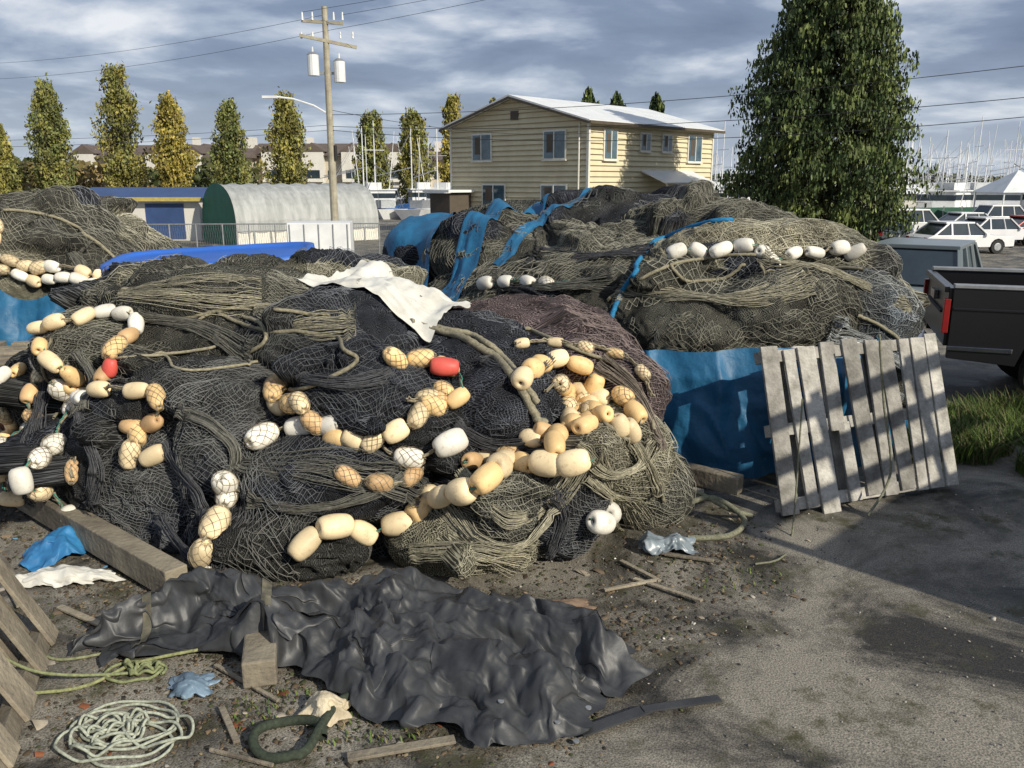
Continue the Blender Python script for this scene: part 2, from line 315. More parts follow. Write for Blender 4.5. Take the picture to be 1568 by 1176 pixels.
def fstring(fa,ra,bvh,pts,cols,L=.165,D=.115,gap=1.25,rope=(.22,.19,.13),pn=.4,yf=None,d=(0,1,-.12),skip=.04,rr=.010,lift=.42):
    c=[]
    for p in pts:
        q=(p[0],5,p[1]) if len(p)==2 else p
        c.append(snap(bvh,q,d,.05)[0])
    path=cat(c,.02);path2=[]
    for p in path:
        q,n=snap(bvh,p,d,D*lift);path2.append(q)
    P=np.array([tuple(p) for p in path2]);k=np.ones(7)/7;Ps=P.copy()
    if len(P)>14:
        for a in range(3):Ps[3:-3,a]=np.convolve(P[:,a],k,'valid')
    V,F=tube(Ps,rr,6,60);ra.add(V,F,rope)
    V,F=tube(Ps+np.array([.004,-.012,.012])+.006*np.random.RandomState(1).randn(len(Ps),3),.005,5);ra.add(V,F,(.06,.22,.17) if random.random()<.4 else (.3,.26,.18))
    s=np.concatenate([[0],np.cumsum(np.linalg.norm(np.diff(Ps,axis=0),axis=1))]);x=L*.5
    while x<s[-1]:
        if random.random()>skip:
            i=min(int(np.searchsorted(s,x)),len(Ps)-1);i0=max(i-4,0);i1=min(i+4,len(Ps)-1);t=Vector(Ps[i1]-Ps[i0])+Vector([random.uniform(-.06,.06) for _ in range(3)])
            key=random.choice(cols);l=L*random.uniform(.88,1.12);dd=D*random.uniform(.88,1.1)
            cc=np.array(FC[key])*random.uniform(.75,1.05);cen=Vector(Ps[i])+Vector([random.uniform(-.012,.012) for _ in range(3)])
            V,F=floatmesh(cen,t,l,dd);fa.add(V,F,cc)
            if random.random()<pn:netted(cen,t,l,dd,None)
        x+=L*gap*random.uniform(.9,1.15)
fa=Acc();ra=Acc()
S=lambda *a,**k:fstring(fa,ra,bvh1,*a,**k)
S([(-3.3,1.14),(-3.13,.9),(-3.2,.7),(-3.2,.48),(-3.05,.3),(-2.9,.08)],'wwc',L=.17,D=.135,pn=.8)
S([(-3.43,1.37),(-3.3,1.25),(-3.13,1.17),(-3.28,1.04),(-3.08,1.0),(-2.89,.98)],'cyw',D=.12,gap=1.05,pn=.3)
S([(-2.75,1.55),(-2.7,1.38),(-2.77,1.19),(-2.77,1.09),(-2.58,1.09),(-2.46,1.08),(-2.3,1.08),(-2.3,1.0),(-2.48,.84),(-2.58,.9)],'cywn',D=.12,pn=.5,gap=1.1)
S([(-2.5,.9),(-2.45,.75),(-2.5,.66),(-2.25,.66)],'yc',D=.12,gap=1.05)
S([(-1.62,1.08),(-1.63,.95),(-1.45,.98),(-1.3,1.05),(-1.2,.94),(-1.02,.84),(-.9,.80),(-.7,.83),(-.56,.95),(-.48,1.07),(-.72,1.02)],'cycn',L=.16,D=.13,gap=1.02,pn=.6,skip=0)
S([(-1.72,.77),(-1.35,.80),(-1.1,.78),(-.85,.72),(-.59,.73),(-.35,.72)],'w',L=.2,D=.145,gap=1.3,pn=.7,skip=.1)
S([(-.85,1.28),(-.72,1.24),(-.5,1.2),(-.3,1.14),(-.27,1.02),(-.5,.95)],'cyy',D=.12,pn=.4,gap=1.15)
S([(.05,1.14),(.2,1.25),(.44,1.22),(.56,1.15),(.56,1.03),(.35,1.0),(.37,.9),(.57,.9),(.34,.82),(.33,.75)],'ccycy',L=.17,D=.135,gap=.98,pn=.15,skip=0)
S([(.2,1.1),(.31,1.11),(.5,1.08),(.66,1.0),(.79,.93),(.85,.8)],'cy',L=.16,D=.13,gap=1.0,pn=.1)
S([(.45,.95),(.6,.88),(.72,.8)],'cy',L=.16,D=.13,gap=1.0,pn=0)
S([(.4,.75),(.19,.70),(.045,.64),(-.14,.57),(-.32,.49),(-.52,.40),(-.72,.31),(-.98,.26),(-1.3,.25)],'ccy',L=.2,D=.155,gap=1.04,pn=.0,skip=0,lift=.62)
S([(-.35,.70),(-.15,.74),(.05,.76),(.25,.78)],'cn',D=.12,gap=1.1,pn=.3)
S([(-1.71,.60),(-1.72,.45),(-1.74,.31),(-1.86,.12)],'wwc',L=.2,D=.145,pn=.9,skip=0,lift=.55)
S([(0,1.38),(.3,1.36),(.6,1.31),(.85,1.2),(.95,1.0)],'yc',L=.12,D=.08,gap=1.9)
S([(-3.8,1.1),(-3.86,.96),(-3.96,.8),(-4.0,.52),(-3.9,.38),(-3.8,.15)],'ycw',D=.12,gap=1.0,pn=.4)
S([(-3.7,1.2),(-3.6,.9),(-3.65,.6),(-3.5,.3)],'ncw',D=.12,skip=.2,pn=.4,gap=1.1)
S([(-2.95,.62),(-2.9,.5)],'n',D=.1)
S([(.5,.35),(.62,.3)],'w',L=.18,D=.15,pn=0)
S([(-3.5,1.42),(-3.2,1.47),(-2.9,1.55),(-2.75,1.6)],'cyw',D=.11,pn=.2,gap=1.05)
S([(-1.1,.6),(-.8,.55),(-.6,.58)],'n',D=.12,pn=1)
V,F=floatmesh(snap(bvh1,(-.5,5,1.2),off=.09)[0],(1,.1,-.1),.19,.13);fa.add(V,F,FC['r'])
V,F=floatmesh(snap(bvh1,(-2.78,5,1.17),off=.08)[0],(.2,.1,1),.13,.1);fa.add(V,F,FC['r'])
fa.obj('floats',M_float,par1)
def rope(acc,bvh,pts,r,col,off=.02,d=(0,1,-.12),n=7,slack=0):
    c=[snap(bvh,(p[0],5,p[1]) if len(p)==2 else p,d,off)[0] for p in pts];path=cat(c,.02)
    P=np.array([tuple(snap(bvh,p,d,off)[0]) for p in path]);k=np.ones(9)/9
    Ps=P.copy()
    if len(P)>18:
        for a in range(3):Ps[4:-4,a]=np.convolve(P[:,a],k,'valid')
    V,F=tube(Ps,r,n,40);acc.add(V,F,col)
TAN=(.25,.225,.155)
for pts,r in [([(-.75,1.5),(-.35,1.42),(-.15,1.3),(.05,1.15),(.12,.98),(.2,.9)],.025),([(-.6,1.5),(-.2,1.4),(.0,1.22),(.15,1.05)],.02),
    ([(-2.2,1.62),(-2.0,1.5),(-1.6,1.48),(-1.2,1.42),(-1.0,1.3),(-1.1,1.2),(-1.3,1.12),(-1.45,1.08)],.013),([(-2.7,1.5),(-2.3,1.58),(-1.9,1.62),(-1.5,1.6),(-1.3,1.55)],.012),
    ([(-2.9,1.25),(-2.5,1.3),(-2.2,1.2),(-1.8,1.25)],.009),([(.1,1.45),(.5,1.3),(.75,1.2),(.9,1.0),(.95,.8)],.013),([(.5,.95),(.8,.75),(.95,.5),(1.05,.3)],.012),
    ([(-1.9,1.3),(-1.7,1.38),(-1.75,1.5),(-2.0,1.55)],.013),([(-3.3,1.4),(-3.4,1.1),(-3.3,.8)],.01),([(-2.0,1.65),(-2.3,1.5),(-2.1,1.35),(-2.5,1.3)],.01)]:
    rope(ra,bvh1,pts,r,np.array(TAN)*random.uniform(.7,1.1))
def hank(acc,bvh,pts,ns,spread,col,r=.003,d=(0,1,-.12)):
    c=[snap(bvh,(p[0],5,p[1]) if len(p)==2 else p,d,.02) for p in pts];path=cat([x[0] for x in c],.03);P=np.array([tuple(p) for p in path])
    t=np.gradient(P,axis=0);t/=np.linalg.norm(t,axis=1)[:,None]+1e-9;nn=np.array([tuple(snap(bvh,p,d)[1]) for p in path]);
    if len(nn)>12:
        for a in range(3):nn[4:-4,a]=np.convolve(nn[:,a],np.ones(9)/9,'valid')
    sd=np.cross(t,nn);s=np.linspace(0,len(P)*.03,len(P))
    for k in range(ns):
        a=random.uniform(-1,1);ph=random.uniform(0,50);w=spread*(a*1.3+.4*vn(np.stack([s*4,s*0+ph,s*0],-1),3))*(.8+.4*np.cos(s*3+spread*99))
        h=.022*np.sqrt(max(0,1-a*a))+.012*vn(np.stack([s*9,s*0+ph,s*0+5],-1),4)
        V,F=tube(P+sd*w[:,None]+nn*(h[:,None]+.01),r*random.uniform(.7,1.3),3);acc.add(V,F,np.array(col)*random.uniform(.5,1.2))
KH=(.37,.345,.255);GG=(.155,.152,.13);DK=(.088,.09,.097)
for pts,n,sp,c in [([(-.3,.6),(-.05,.42),(.2,.42),(.35,.6),(.38,.75)],44,.09,KH),([(-.45,.42),(-.2,.28),(.05,.25),(.3,.45)],36,.07,KH),([(.4,.8),(.6,.62),(.85,.6),(.95,.75)],36,.08,KH),
    ([(.45,.62),(.6,.45),(.8,.35),(.95,.1)],40,.09,KH),([(.5,.75),(.62,.5),(.62,.3),(.75,.08)],34,.08,KH),([(.7,.85),(.9,.6),(1.0,.35)],34,.08,KH),
    ([(-2.3,.75),(-2.0,.5),(-1.9,.3)],34,.09,DK),([(-2.15,1.0),(-1.9,.9),(-1.75,.7),(-1.85,.45)],36,.08,GG),([(-1.9,1.6),(-1.5,1.5),(-1.1,1.48)],40,.1,KH),
    ([(-2.7,1.6),(-2.2,1.45),(-1.8,1.3)],36,.09,GG),([(-1.7,.65),(-1.2,.66),(-.8,.6),(-.6,.5)],36,.1,GG),([(-.6,.15),(-.2,.2),(.1,.08)],40,.1,KH),
    ([(-.4,.9),(-.1,.78),(.2,.8)],34,.08,DK),([(-1.4,1.2),(-1,1.15),(-.6,1.25)],34,.09,DK),([(-2.9,.9),(-2.75,.6),(-2.8,.3)],34,.09,DK),([(.2,.55),(.3,.35),(.25,.1)],34,.08,DK),([(.6,1.25),(.85,1.05),(1.0,.7)],36,.08,(.25,.21,.17)),
    ([(-1.6,.5),(-1.3,.42),(-.9,.5),(-.7,.6)],36,.08,GG),([(-3.1,1.3),(-2.9,1.1),(-2.9,.9)],34,.09,GG),
    ([(-2.3,.3),(-2.0,.15),(-1.7,.1)],34,.09,DK),([(-.2,1.25),(.1,1.2),(.3,1.3)],30,.08,DK),([(-3.6,1.1),(-3.4,.8),(-3.4,.4)],34,.09,DK),([(-2.9,1.7),(-2.4,1.72),(-1.9,1.7)],40,.1,KH)]:
    hank(ra,bvh1,pts,n,sp,c,.0026)
ra.obj('ropes',M_rope,par1)
fa=Acc();ra=Acc()
def S2(pts,cols='w',**k):fstring(fa,ra,bvh2,pts,cols,L=.19,D=.135,d=(0,1,-.25),**k)
S2([(-.3,7,1.7),(.02,7,1.72),(.35,7,1.68),(.7,7,1.66)],gap=1.3,skip=.25,pn=.1)
S2([(1.4,7,1.86),(1.9,7,1.93),(2.1,7,1.95),(2.3,7,1.95),(2.6,7,1.97)],gap=1.15,pn=.1,skip=.1)
S2([(2.7,7,2.0),(3.0,7,2.0),(3.2,7,1.95)],gap=1.3,pn=.1,skip=.1,lift=.6)
S2([(.78,6,1.3),(.81,6,1.12),(.98,6,1.0),(1.12,6,1.08),(1.25,6,1.2)],gap=1.3,skip=0,pn=.2,lift=.8)
S2([(2.3,6,1.22),(2.5,6,1.2),(2.75,6,1.2),(2.9,6,1.28)],gap=1.1,skip=0,pn=.1,lift=.9)
for pts in [[(1.4,7,1.8),(1.6,7,1.65),(1.9,7,1.7),(2.1,7,1.8)],[(.9,7,1.5),(1.3,7,1.75),(1.8,7,1.9),(2.6,7,1.9),(3.2,7,1.75)],[(3.0,6,1.6),(3.4,6,1.4),(3.7,6,1.0)],[(.2,6,1.5),(.8,6,1.35),(1.3,6,1.2),(2,6,1.25)]]:
    rope(ra,bvh2,pts,.014,np.array(TAN)*.9,d=(0,1,-.25))
BL=(.02,.16,.32)
rope(ra,bvh2,[(.72,6,1.0),(.85,6,1.4),(1.1,7,1.7),(1.5,8,1.95),(2.1,8,2.05)],.022,BL,d=(0,1,-.25))
for pts,c in [([(1.0,7,1.6),(1.5,7,1.5),(2.0,7,1.45),(2.6,7,1.6)],KH),([(2.2,7,1.8),(2.7,7,1.75),(3.1,7,1.6),(3.5,7,1.4)],KH),([(1.2,6,1.25),(1.7,6,1.1),(2.2,6,1.05),(2.6,6,.9)],GG),([(2.7,6,1.4),(3.1,6,1.3),(3.5,6,1.1)],(.35,.37,.38)),([(2.6,6,1.2),(3.0,6,1.0),(3.4,6,.8)],(.3,.32,.33)),
    ([(-.2,8,1.5),(.4,8,1.4),(1.0,8,1.45)],GG),([(.2,8,1.8),(.8,8,1.75),(1.4,8,1.8)],DK)]:
    hank(ra,bvh2,pts,44,.13,c,.0032,d=(0,1,-.25))
fa.obj('floats',M_float,par2);ra.obj('ropes',M_rope,par2)
fa=Acc();ra=Acc()
for pts in [[(-6.9,9,1.75),(-6.4,9,1.72),(-6.0,9,1.6),(-5.6,9,1.62),(-5.0,9,1.5)],[(-6.9,9,2.4),(-6.5,9,2.3),(-6.4,9,2.0),(-6.7,9,1.85)],[(-6.4,9,1.65),(-6.0,9,1.5),(-5.4,9,1.5),(-5.0,9,1.4)],[(-6.9,9,2.1),(-6.6,9,2.15)]]:
    fstring(fa,ra,bvh3,pts,'wwc',L=.2,D=.15,d=(0,1,-.2),gap=1.0,pn=.2,lift=.6)
rope(ra,bvh3,[(-6.4,9,2.4),(-5.8,9,2.3),(-5.2,9,1.9),(-4.9,9,1.5)],.018,TAN,d=(0,1,-.2))
for pts in [[(-6.6,9,2.5),(-6.0,9,2.2),(-5.4,9,1.9)],[(-6.0,9,2.3),(-5.5,9,1.8),(-5.2,9,1.3)]]:hank(ra,bvh3,pts,40,.14,GG,.0045,d=(0,1,-.2))
fa.obj('floats',M_float,par3);ra.obj('ropes',M_rope,par3)
prisms(np.array(netA),np.array(netB),.0017,np.tile(np.array([[.30,.25,.17]]),(len(netA),1)),'float_netting',M_wire,par1)
# ---------- draped sheets ----------
def crumple(x,y,seed,f0=2.0,n=9,amp=.12,dec=1.0,rid=0,sp=1.4):
    rg=np.random.RandomState(seed);h=0;X=x.copy();Y=y.copy()
    for k in range(n):
        f=f0*(1.32**k);a=rg.uniform(0,3.1416);w=vn(np.stack([X*f*.5,Y*f*.5,X*0+k*3.1],-1),seed+k)*.6
        u=(X*math.cos(a)+Y*math.sin(a))*f+w+rg.uniform(0,9);tri=np.abs((u%2)-1);m=np.clip(.5+sp*vn(np.stack([X*f*.35,Y*f*.35,X*0+k],-1),seed+50+k),0,1)
        h=h+amp*(f0/f)**dec*(tri-.5)*m
        if rid:
            r=1-2.2*np.abs(vn(np.stack([X*f*.8+k,Y*f*.8,X*0+k*5],-1),seed+90+k));h=h+rid*amp*(f0/f)**dec*r*.5
    return h
def drape(name,bvh,quad,mat,off=.03,amp=.06,n=90,m=60,seed=1,parent=None,f0=3,edge=.06,it=14):
    q=[np.array(p,float) for p in quad];u,v=np.meshgrid(np.linspace(0,1,n),np.linspace(0,1,m),indexing='ij')
    u2=u+edge*vn(np.stack([v*4,u*4,u*0],-1),seed)*1;v2=v+edge*vn(np.stack([u*4,v*4,u*0+9],-1),seed+1)*1.5
    XY=(q[0]*((1-u2)*(1-v2))[...,None]+q[1]*(u2*(1-v2))[...,None]+q[2]*(u2*v2)[...,None]+q[3]*((1-u2)*v2)[...,None])
    Z=np.zeros(u.shape)
    for i in range(n):
        for j in range(m):
            h=bvh.ray_cast(Vector((XY[i,j,0],XY[i,j,1],6)),Vector((0,0,-1)),6.5);Z[i,j]=h[0].z if h[0] else 0
    for _ in range(it):
        Zp=np.pad(Z,1,mode='edge');av=(Zp[2:,1:-1]+Zp[:-2,1:-1]+Zp[1:-1,2:]+Zp[1:-1,:-2])/4;Z=np.maximum(Z,av)*.8+.2*av
    Z=Z+off+amp*.4+crumple(XY[...,0],XY[...,1],seed,f0,8,amp,1.1,.4)*.8
    return fast(name,np.concatenate([XY,Z[...,None]],-1).reshape(-1,3),gridF(n,m),mat,parent,smooth=True)
drape('white_sheet',bvh1,[(-1.75,6.75),(-1.15,7.2),(-.32,6.5),(-.62,5.95)],M_white,.015,.05,seed=4,f0=3,edge=.05,n=120,m=70)
par=empty('blue_tarp')
drape('tarp_upper',bvh2,[(-2.1,10.3),(-1.3,12.2),(-.6,11.6),(-.95,8.9)],M_blue,.04,.06,seed=6,parent=par)
drape('tarp_strip',bvh2,[(-.95,8.9),(.45,11.0),(.65,10.85),(-.7,8.6)],M_blue,.01,.02,seed=7,parent=par,n=120,m=20,edge=.03,it=5)
drape('tarp_strip_b',bvh2,[(-.2,9.0),(1.1,10.8),(1.17,10.73),(-.1,8.86)],M_blue,.01,.01,seed=8,parent=par,n=120,m=12,edge=.02,it=4)
n,m=420,46;ph,h=np.meshgrid(np.linspace(math.radians(120),math.radians(325),n),np.linspace(0,1,m),indexing='ij')
ya=math.radians(-38);a,bx=2.95,2.32;cx,cy=1.4,9.5;c,s_=np.cos(ph-ya),np.sin(ph-ya);r=((np.abs(c)/a)**2.6+(np.abs(s_)/bx)**2.6)**(-1/2.6)
H=.98+.14*vn(np.stack([ph*3,ph*0,ph*0],-1),5)+.17*np.clip((math.radians(240)-ph)*2,0,1)
q=np.stack([ph*9,h*1.2,ph*0],-1);q2=np.stack([ph*22+h*4,h*2.5,ph*0],-1)
r=r+.05*(1-h)+.06*(1-2*np.abs(vn(q,11)))+.025*(1-2*np.abs(vn(q2,12)))*(1-.4*h)+.3*crumple(ph*2.5,h,31,1.5,8,.1,.9,.5)-.12*np.clip((h-.8)*5,0,1)
fast('tarp_skirt',np.stack([cx+r*np.cos(ph),cy+r*np.sin(ph),H*h],-1).reshape(-1,3),gridF(n,m),M_blue,par,smooth=True)
# black tarp
n,m=480,250;T_=np.array([(-2.22,3.95),(-2.0,4.28),(-1.42,4.48),(-.57,4.62),(.02,4.38),(.66,3.98)]);B_=np.array([(-2.15,3.78),(-1.6,3.84),(-1.14,3.70),(-.68,3.45),(-.24,3.25),(.32,3.12)])
u=np.linspace(0,1,n);xp=np.linspace(0,1,6);TT=np.stack([np.interp(u,xp,T_[:,k]) for k in(0,1)],-1);BB=np.stack([np.interp(u,xp,B_[:,k]) for k in(0,1)],-1)
v=np.linspace(0,1,m);XY=TT[:,None]*(1-v)[None,:,None]+BB[:,None]*v[None,:,None];U=np.repeat(u[:,None],m,1);Vv=np.repeat(v[None],n,0)
ed=np.stack([U*7,Vv*3,U*0],-1);XY=XY+np.stack([.10*vn(ed,41)+.06*vn(ed*3.5,42),.10*vn(ed,43)+.06*vn(ed*3.5,44)],-1)
hump=.17*np.exp(-((Vv-.2)/.17)**2)*np.clip(1.2-U*.7,0,1)+.09*np.exp(-((Vv-.62)/.25)**2)*np.exp(-((U-.62)/.3)**2)+.13*np.exp(-((XY[...,0]+1.28)/.13)**2)*np.clip((Vv-.3)*3,0,1)
a0=math.radians(-28);xa=XY[...,0]*math.cos(a0)+XY[...,1]*math.sin(a0);ya_=-XY[...,0]*math.sin(a0)+XY[...,1]*math.cos(a0)
cr=crumple(xa*.75,ya_*1.25,88,2.3,9,.165,1.0,.35,2.2)+crumple(xa,ya_,97,6,6,.034,1.0,.45,2.0)
edge=np.minimum(1,np.minimum(np.minimum(Vv,1-Vv)*12,np.minimum(U,1-U)*16))
calm=np.clip(.35+U*1.3,0,1)
Z=.025+hump*edge+(cr+.05)*(.35+.65*edge)*calm;Z=np.where(Z<.02,.02+(.02-Z)*.35,Z)
kx=crumple(XY[...,1]+5,XY[...,0],89,2.6,8,.11,1.0,.5);XY=XY+np.stack([kx*.55*calm,kx*.4*calm],-1)
par=empty('black_tarp');fast('tarp_sheet',np.concatenate([XY,Z[...,None]],-1).reshape(-1,3),gridF(n,m),M_black,par,smooth=True)
bvt=BVHTree.FromPolygons(np.concatenate([XY,Z[...,None]],-1).reshape(-1,3).tolist(),gridF(n,m).tolist())
M_strap=pm('faded_webbing',(.15,.14,.10),(.06,.055,.04),12,.9)
def strap(pts,w,mat,name):
    P=[];pp=cat([(a[0],a[1],0) for a in pts],.015);T=np.gradient(np.array([tuple(p) for p in pp]),axis=0)
    for p,t in zip(pp,T):
        t=t/np.linalg.norm(t);row=[]
        for s in(-1,-.33,.33,1):
            x=p.x-t[1]*s*w/2;y=p.y+t[0]*s*w/2;h=bvt.ray_cast(Vector((x,y,2)),Vector((0,0,-1)),3);row.append((x,y,(h[0].z if h[0] else 0)+.008))
        P.append(row)
    A=np.array(P);fast(name,A.reshape(-1,3),gridF(len(P),4),mat,par,smooth=True)
strap([(-1.4,4.5),(-1.35,4.25),(-1.28,4.0),(-1.25,3.9)],.05,M_strap,'webbing_a');strap([(-1.98,4.2),(-1.93,4.0),(-1.92,3.85)],.045,M_strap,'webbing_b')
bb=B();bb.beam((.3,3.25,.03),(.62,3.42,.03),.06,.01,M_black);bb.beam((.6,3.41,.035),(.98,3.52,.02),.045,.01,M_black)
for x,y in((.2,3.25),(.35,3.4),(-.05,3.35),(.5,3.85),(.28,3.2)):
    h=bvt.ray_cast(Vector((x,y,2)),Vector((0,0,-1)),3);z=h[0].z if h[0] else .02;bb.cyl((x,y,z+.002),(x,y,z+.008),.014,.014,M_steel,14)
bb.obj('tarp_strap',par)
# ---------- blue lid, timbers ----------
n,m=60,30;u,v=np.meshgrid(np.linspace(0,2*np.pi,n),np.linspace(0,1,m),indexing='ij')
sq=lambda t,p:np.sign(t)*np.abs(t)**p
rr=np.interp(v,[0,.5,.78,.82,.86,.95,1],[0,.86,.90,.93,.99,1.0,.97]);zz=np.interp(v,[0,.5,.78,.82,.86,.95,1],[.06,.07,.08,.11,.11,-.03,-.07])
V=np.stack([1.0*rr*sq(np.cos(u),.4),.5*rr*sq(np.sin(u),.4),zz],-1)
ob=fast('blue_plastic_tub_lid',V.reshape(-1,3),gridF(n,m),M_blueplas,smooth=True);ob.location=(-3.0,8.5,1.58);ob.rotation_euler=(math.radians(5),math.radians(-3),math.radians(6))
bb=B();bb.beam((-4.75,6.85,.12),(-1.95,4.5,.12),.14,.18,M_wood);bb.beam((-4.6,7.15,.22),(-3.0,5.6,.18),.1,.1,M_wood);bb.obj('timber_skid',bevel=.008)
bb=B();bb.beam((-1.34,4.1,.08),(-1.22,3.62,.08),.16,.14,M_wood);bb.obj('timber_beam',bevel=.01)
bb=B();bb.beam((1.0,6.55,.17),(1.72,5.98,.17),.12,.14,M_wood);bb.beam((1.05,6.3,.05),(1.5,6.2,.05),.3,.08,M_wood2);bb.obj('timber_beam',bevel=.01)
# ---------- pallets ----------
def pallet(name,o,ex,ez,W,H,boards,rails,mat=M_wood2,par_=None,back=6):
    ex=Vector(ex).normalized();ez=Vector(ez).normalized();ny=ex.cross(ez).normalized();M=Matrix((ex,ny,ez)).transposed()
    bb=B();o=Vector(o)
    def bx(x,y,z,dx,dy,dz,tilt=0):
        c=o+ex*x+ny*y+ez*z;R=M@Matrix.Rotation(tilt,3,'Y');bb.box(c,(dx,dy,dz),mat,M=R)
    for(x,w,t,h0,h1) in boards:bx(x,.06,(h0+h1)/2*H,w,.022,(h1-h0)*H,t)
    for z in rails:bx(W/2,.01,z*H,W,.075,.05 if z in(0,1) else .09,random.uniform(-.008,.008))
    for i in range(back):bx((i+.5)*W/back+.03,-.045,H/2,.11,.02,H*.97,random.uniform(-.02,.02))
    return bb.obj(name,bevel=.004)
pallet('wooden_pallet',(1.95,5.78,.03),(1.66,.62,.0),(-.13,.42,1.15),1.68,1.2,
  [(.07,.15,.01,-.02,1.02),(.26,.10,-.02,.0,.99),(.42,.16,-.02,-.06,1.0),(.60,.13,.02,.45,1.02),(.66,.11,-.03,0,.5),(.84,.15,-.03,.02,1.03),(1.02,.12,.02,0,1.01),(1.17,.14,-.02,.02,1.0),(1.34,.1,.03,0,1.0),(1.48,.14,.03,.0,1.0),(1.63,.12,.01,.0,1.02)],[.04,.5,.96],back=4)
pallet('wooden_pallet',(-2.02,2.7,.0),(-.35,1.0,0),(-.5,-.1,1.0),1.5,1.0,[(.1,.16,0,0,1),(.4,.14,.02,0,1),(.75,.2,0,0,1.02),(1.1,.14,0,0,1),(1.4,.14,0,0,1)],[.05,.5,.95],mat=M_wood)
bb=B()
for i in range(5):bb.box((-5.3+.12*i,8.2+.32*i,.62),(1.6,.14,.03),M_wood,rz=.25)
for i in range(3):bb.box((-5.7+.7*i,8.8+.1*i,.5),(.1,1.6,.2),M_wood,rz=.25)
for i in range(5):bb.box((-5.3+.12*i,8.2+.32*i,.36),(1.6,.14,.03),M_wood,rz=.25)
for i in range(3):bb.box((-5.7+.7*i,8.8+.1*i,.2),(.1,1.6,.28),M_wood2,rz=.25)
bb.obj('pallet_stack',bevel=.004)
bb=B();M_rust=pm('rusty_steel',(.30,.11,.05),(.14,.05,.03),6,.8,.4);bb.box((-4.7,7.4,.35),(.9,.5,.5),M_rust,rz=.2);bb.box((-4.7,7.4,.63),(1.0,.6,.05),M_rust,rz=.2);bb.obj('rusty_bin',bevel=.01)
n,m=160,40;u,v=np.meshgrid(np.linspace(-7.8,-4.9,n),np.linspace(0,1,m),indexing='ij')
Y_=10.35+.12*vn(np.stack([u*4,v*2,u*0],-1),3)-.35*np.sin(v*1.5)+.25*crumple(u,v,5,2,7,.3,1,.6)+(u+6.5)**2*.08
fast('blue_tarp',np.stack([u,Y_,1.05*(1-v)+.12*vn(np.stack([u*2,v,u*0],-1),8)],-1).reshape(-1,3),gridF(n,m),M_blue,smooth=True)
# ---------- small debris ----------
def rag(name,c,rx,ry,h,mat,seed,k=.3):
    n=70;u,v=np.meshgrid(np.linspace(-1,1,n),np.linspace(-1,1,n),indexing='ij');x=u*np.sqrt(1-v*v/2);y=v*np.sqrt(1-u*u/2)
    e=1+.35*vn(np.stack([x*2,y*2,x*0+seed],-1),seed)+.15*vn(np.stack([x*6,y*6,x*0+seed],-1),seed);X_=x*rx*e;Y2=y*ry*e;s=min(rx,ry)
    Z_=h*(1-(x*x+y*y))*.8+crumple(X_/s*.6,Y2/s*.6,seed,1.3,6,h*k*1.4,1.15,.5)+h*.15
    return fast(name,np.stack([c[0]+X_,c[1]+Y2,np.where(Z_<.01,.01+(.01-Z_)*.3,Z_)+c[2]],-1).reshape(-1,3),gridF(n,n),mat,smooth=True)
rag('white_cloth',(-2.75,4.75,.0),.30,.13,.09,M_white,2)
M_bluerag=pm('blue_rag',(.03,.2,.42),(.02,.12,.28),6,.6)
rag('blue_rag',(-3.0,5.15,0),.17,.2,.12,M_bluerag,5,.45);rag('blue_rag',(-4.3,6.1,0),.17,.2,.12,M_bluerag,6,.45)
M_poly=pm('grey_poly_sheet',(.26,.30,.33),(.12,.15,.17),9,.35);rag('plastic_bag',(1.02,5.2,0),.2,.13,.12,M_poly,8,.4);rag('plastic_bag',(-1.55,3.62,0),.12,.11,.06,pm('blue_grey_poly',(.2,.28,.36),(.1,.15,.2),6,.5),9)
rag('foam_chunk',(-.86,3.42,0),.11,.09,.11,pm('dirty_foam',(.66,.58,.42),(.4,.33,.22),9,.8,.5),12,.12)
rag('cardboard_scrap',(.3,4.4,0),.18,.11,.04,pm('brown_paper',(.26,.18,.12),(.14,.09,.06),9,.8),14,.2)
def groundrope(name,c,R,turns,r,col,seed,ext=None):
    pts=[];n=int(turns*26)
    for i in range(n):
        t=i/26*6.283;k=R*(.55+.45*vn(np.array([[i*.09,seed,0.]]),seed)[0]+.3*math.sin(t*.37));pts.append((c[0]+k*math.cos(t)*1.1+.5*R*vn(np.array([[i*.05,7.,seed]]),3)[0],c[1]+k*.8*math.sin(t)+.4*R*vn(np.array([[i*.05,2.,seed]]),6)[0],.015+.05*i/n*abs(math.sin(i*.7))))
    if ext:pts+=ext
    a=Acc();V,F=tube(cat(pts,.012),r,7,90);a.add(V,F,col);return a.obj(name,M_rope)
groundrope('rope_coil',(-1.72,3.28),.2,12,.006,(.33,.35,.28),3)
groundrope('green_rope',(-1.85,3.75),.14,4,.007,(.20,.22,.11),5,[(-2.0,3.7,.03),(-2.3,3.62,.1),(-2.6,3.7,.2)])
a=Acc();V,F=tube(cat([(-1.6,3.9,.05),(-1.9,3.8,.03),(-2.1,3.6,.02),(-2.5,3.5,.05)],.02),.008,7,90);a.add(V,F,(.22,.23,.11));V,F=tube(cat([(-1.7,4.0,.02),(-2.0,3.95,.02),(-2.3,3.85,.02),(-2.5,3.95,.02)],.02),.007,7,90);a.add(V,F,(.2,.21,.12));a.obj('green_rope',M_rope)
a=Acc();p=[(-.98+.15*math.cos(t/16*6.283),3.22+.13*math.sin(t/16*6.283),.03+.01*math.sin(t)) for t in range(15)]+[(-.8,3.45,.05),(-.6,3.6,.04)]
V,F=tube(cat(p,.02),.022,10);a.add(V,F,(.035,.045,.03));a.obj('rubber_hose',M_rope)
a=Acc()
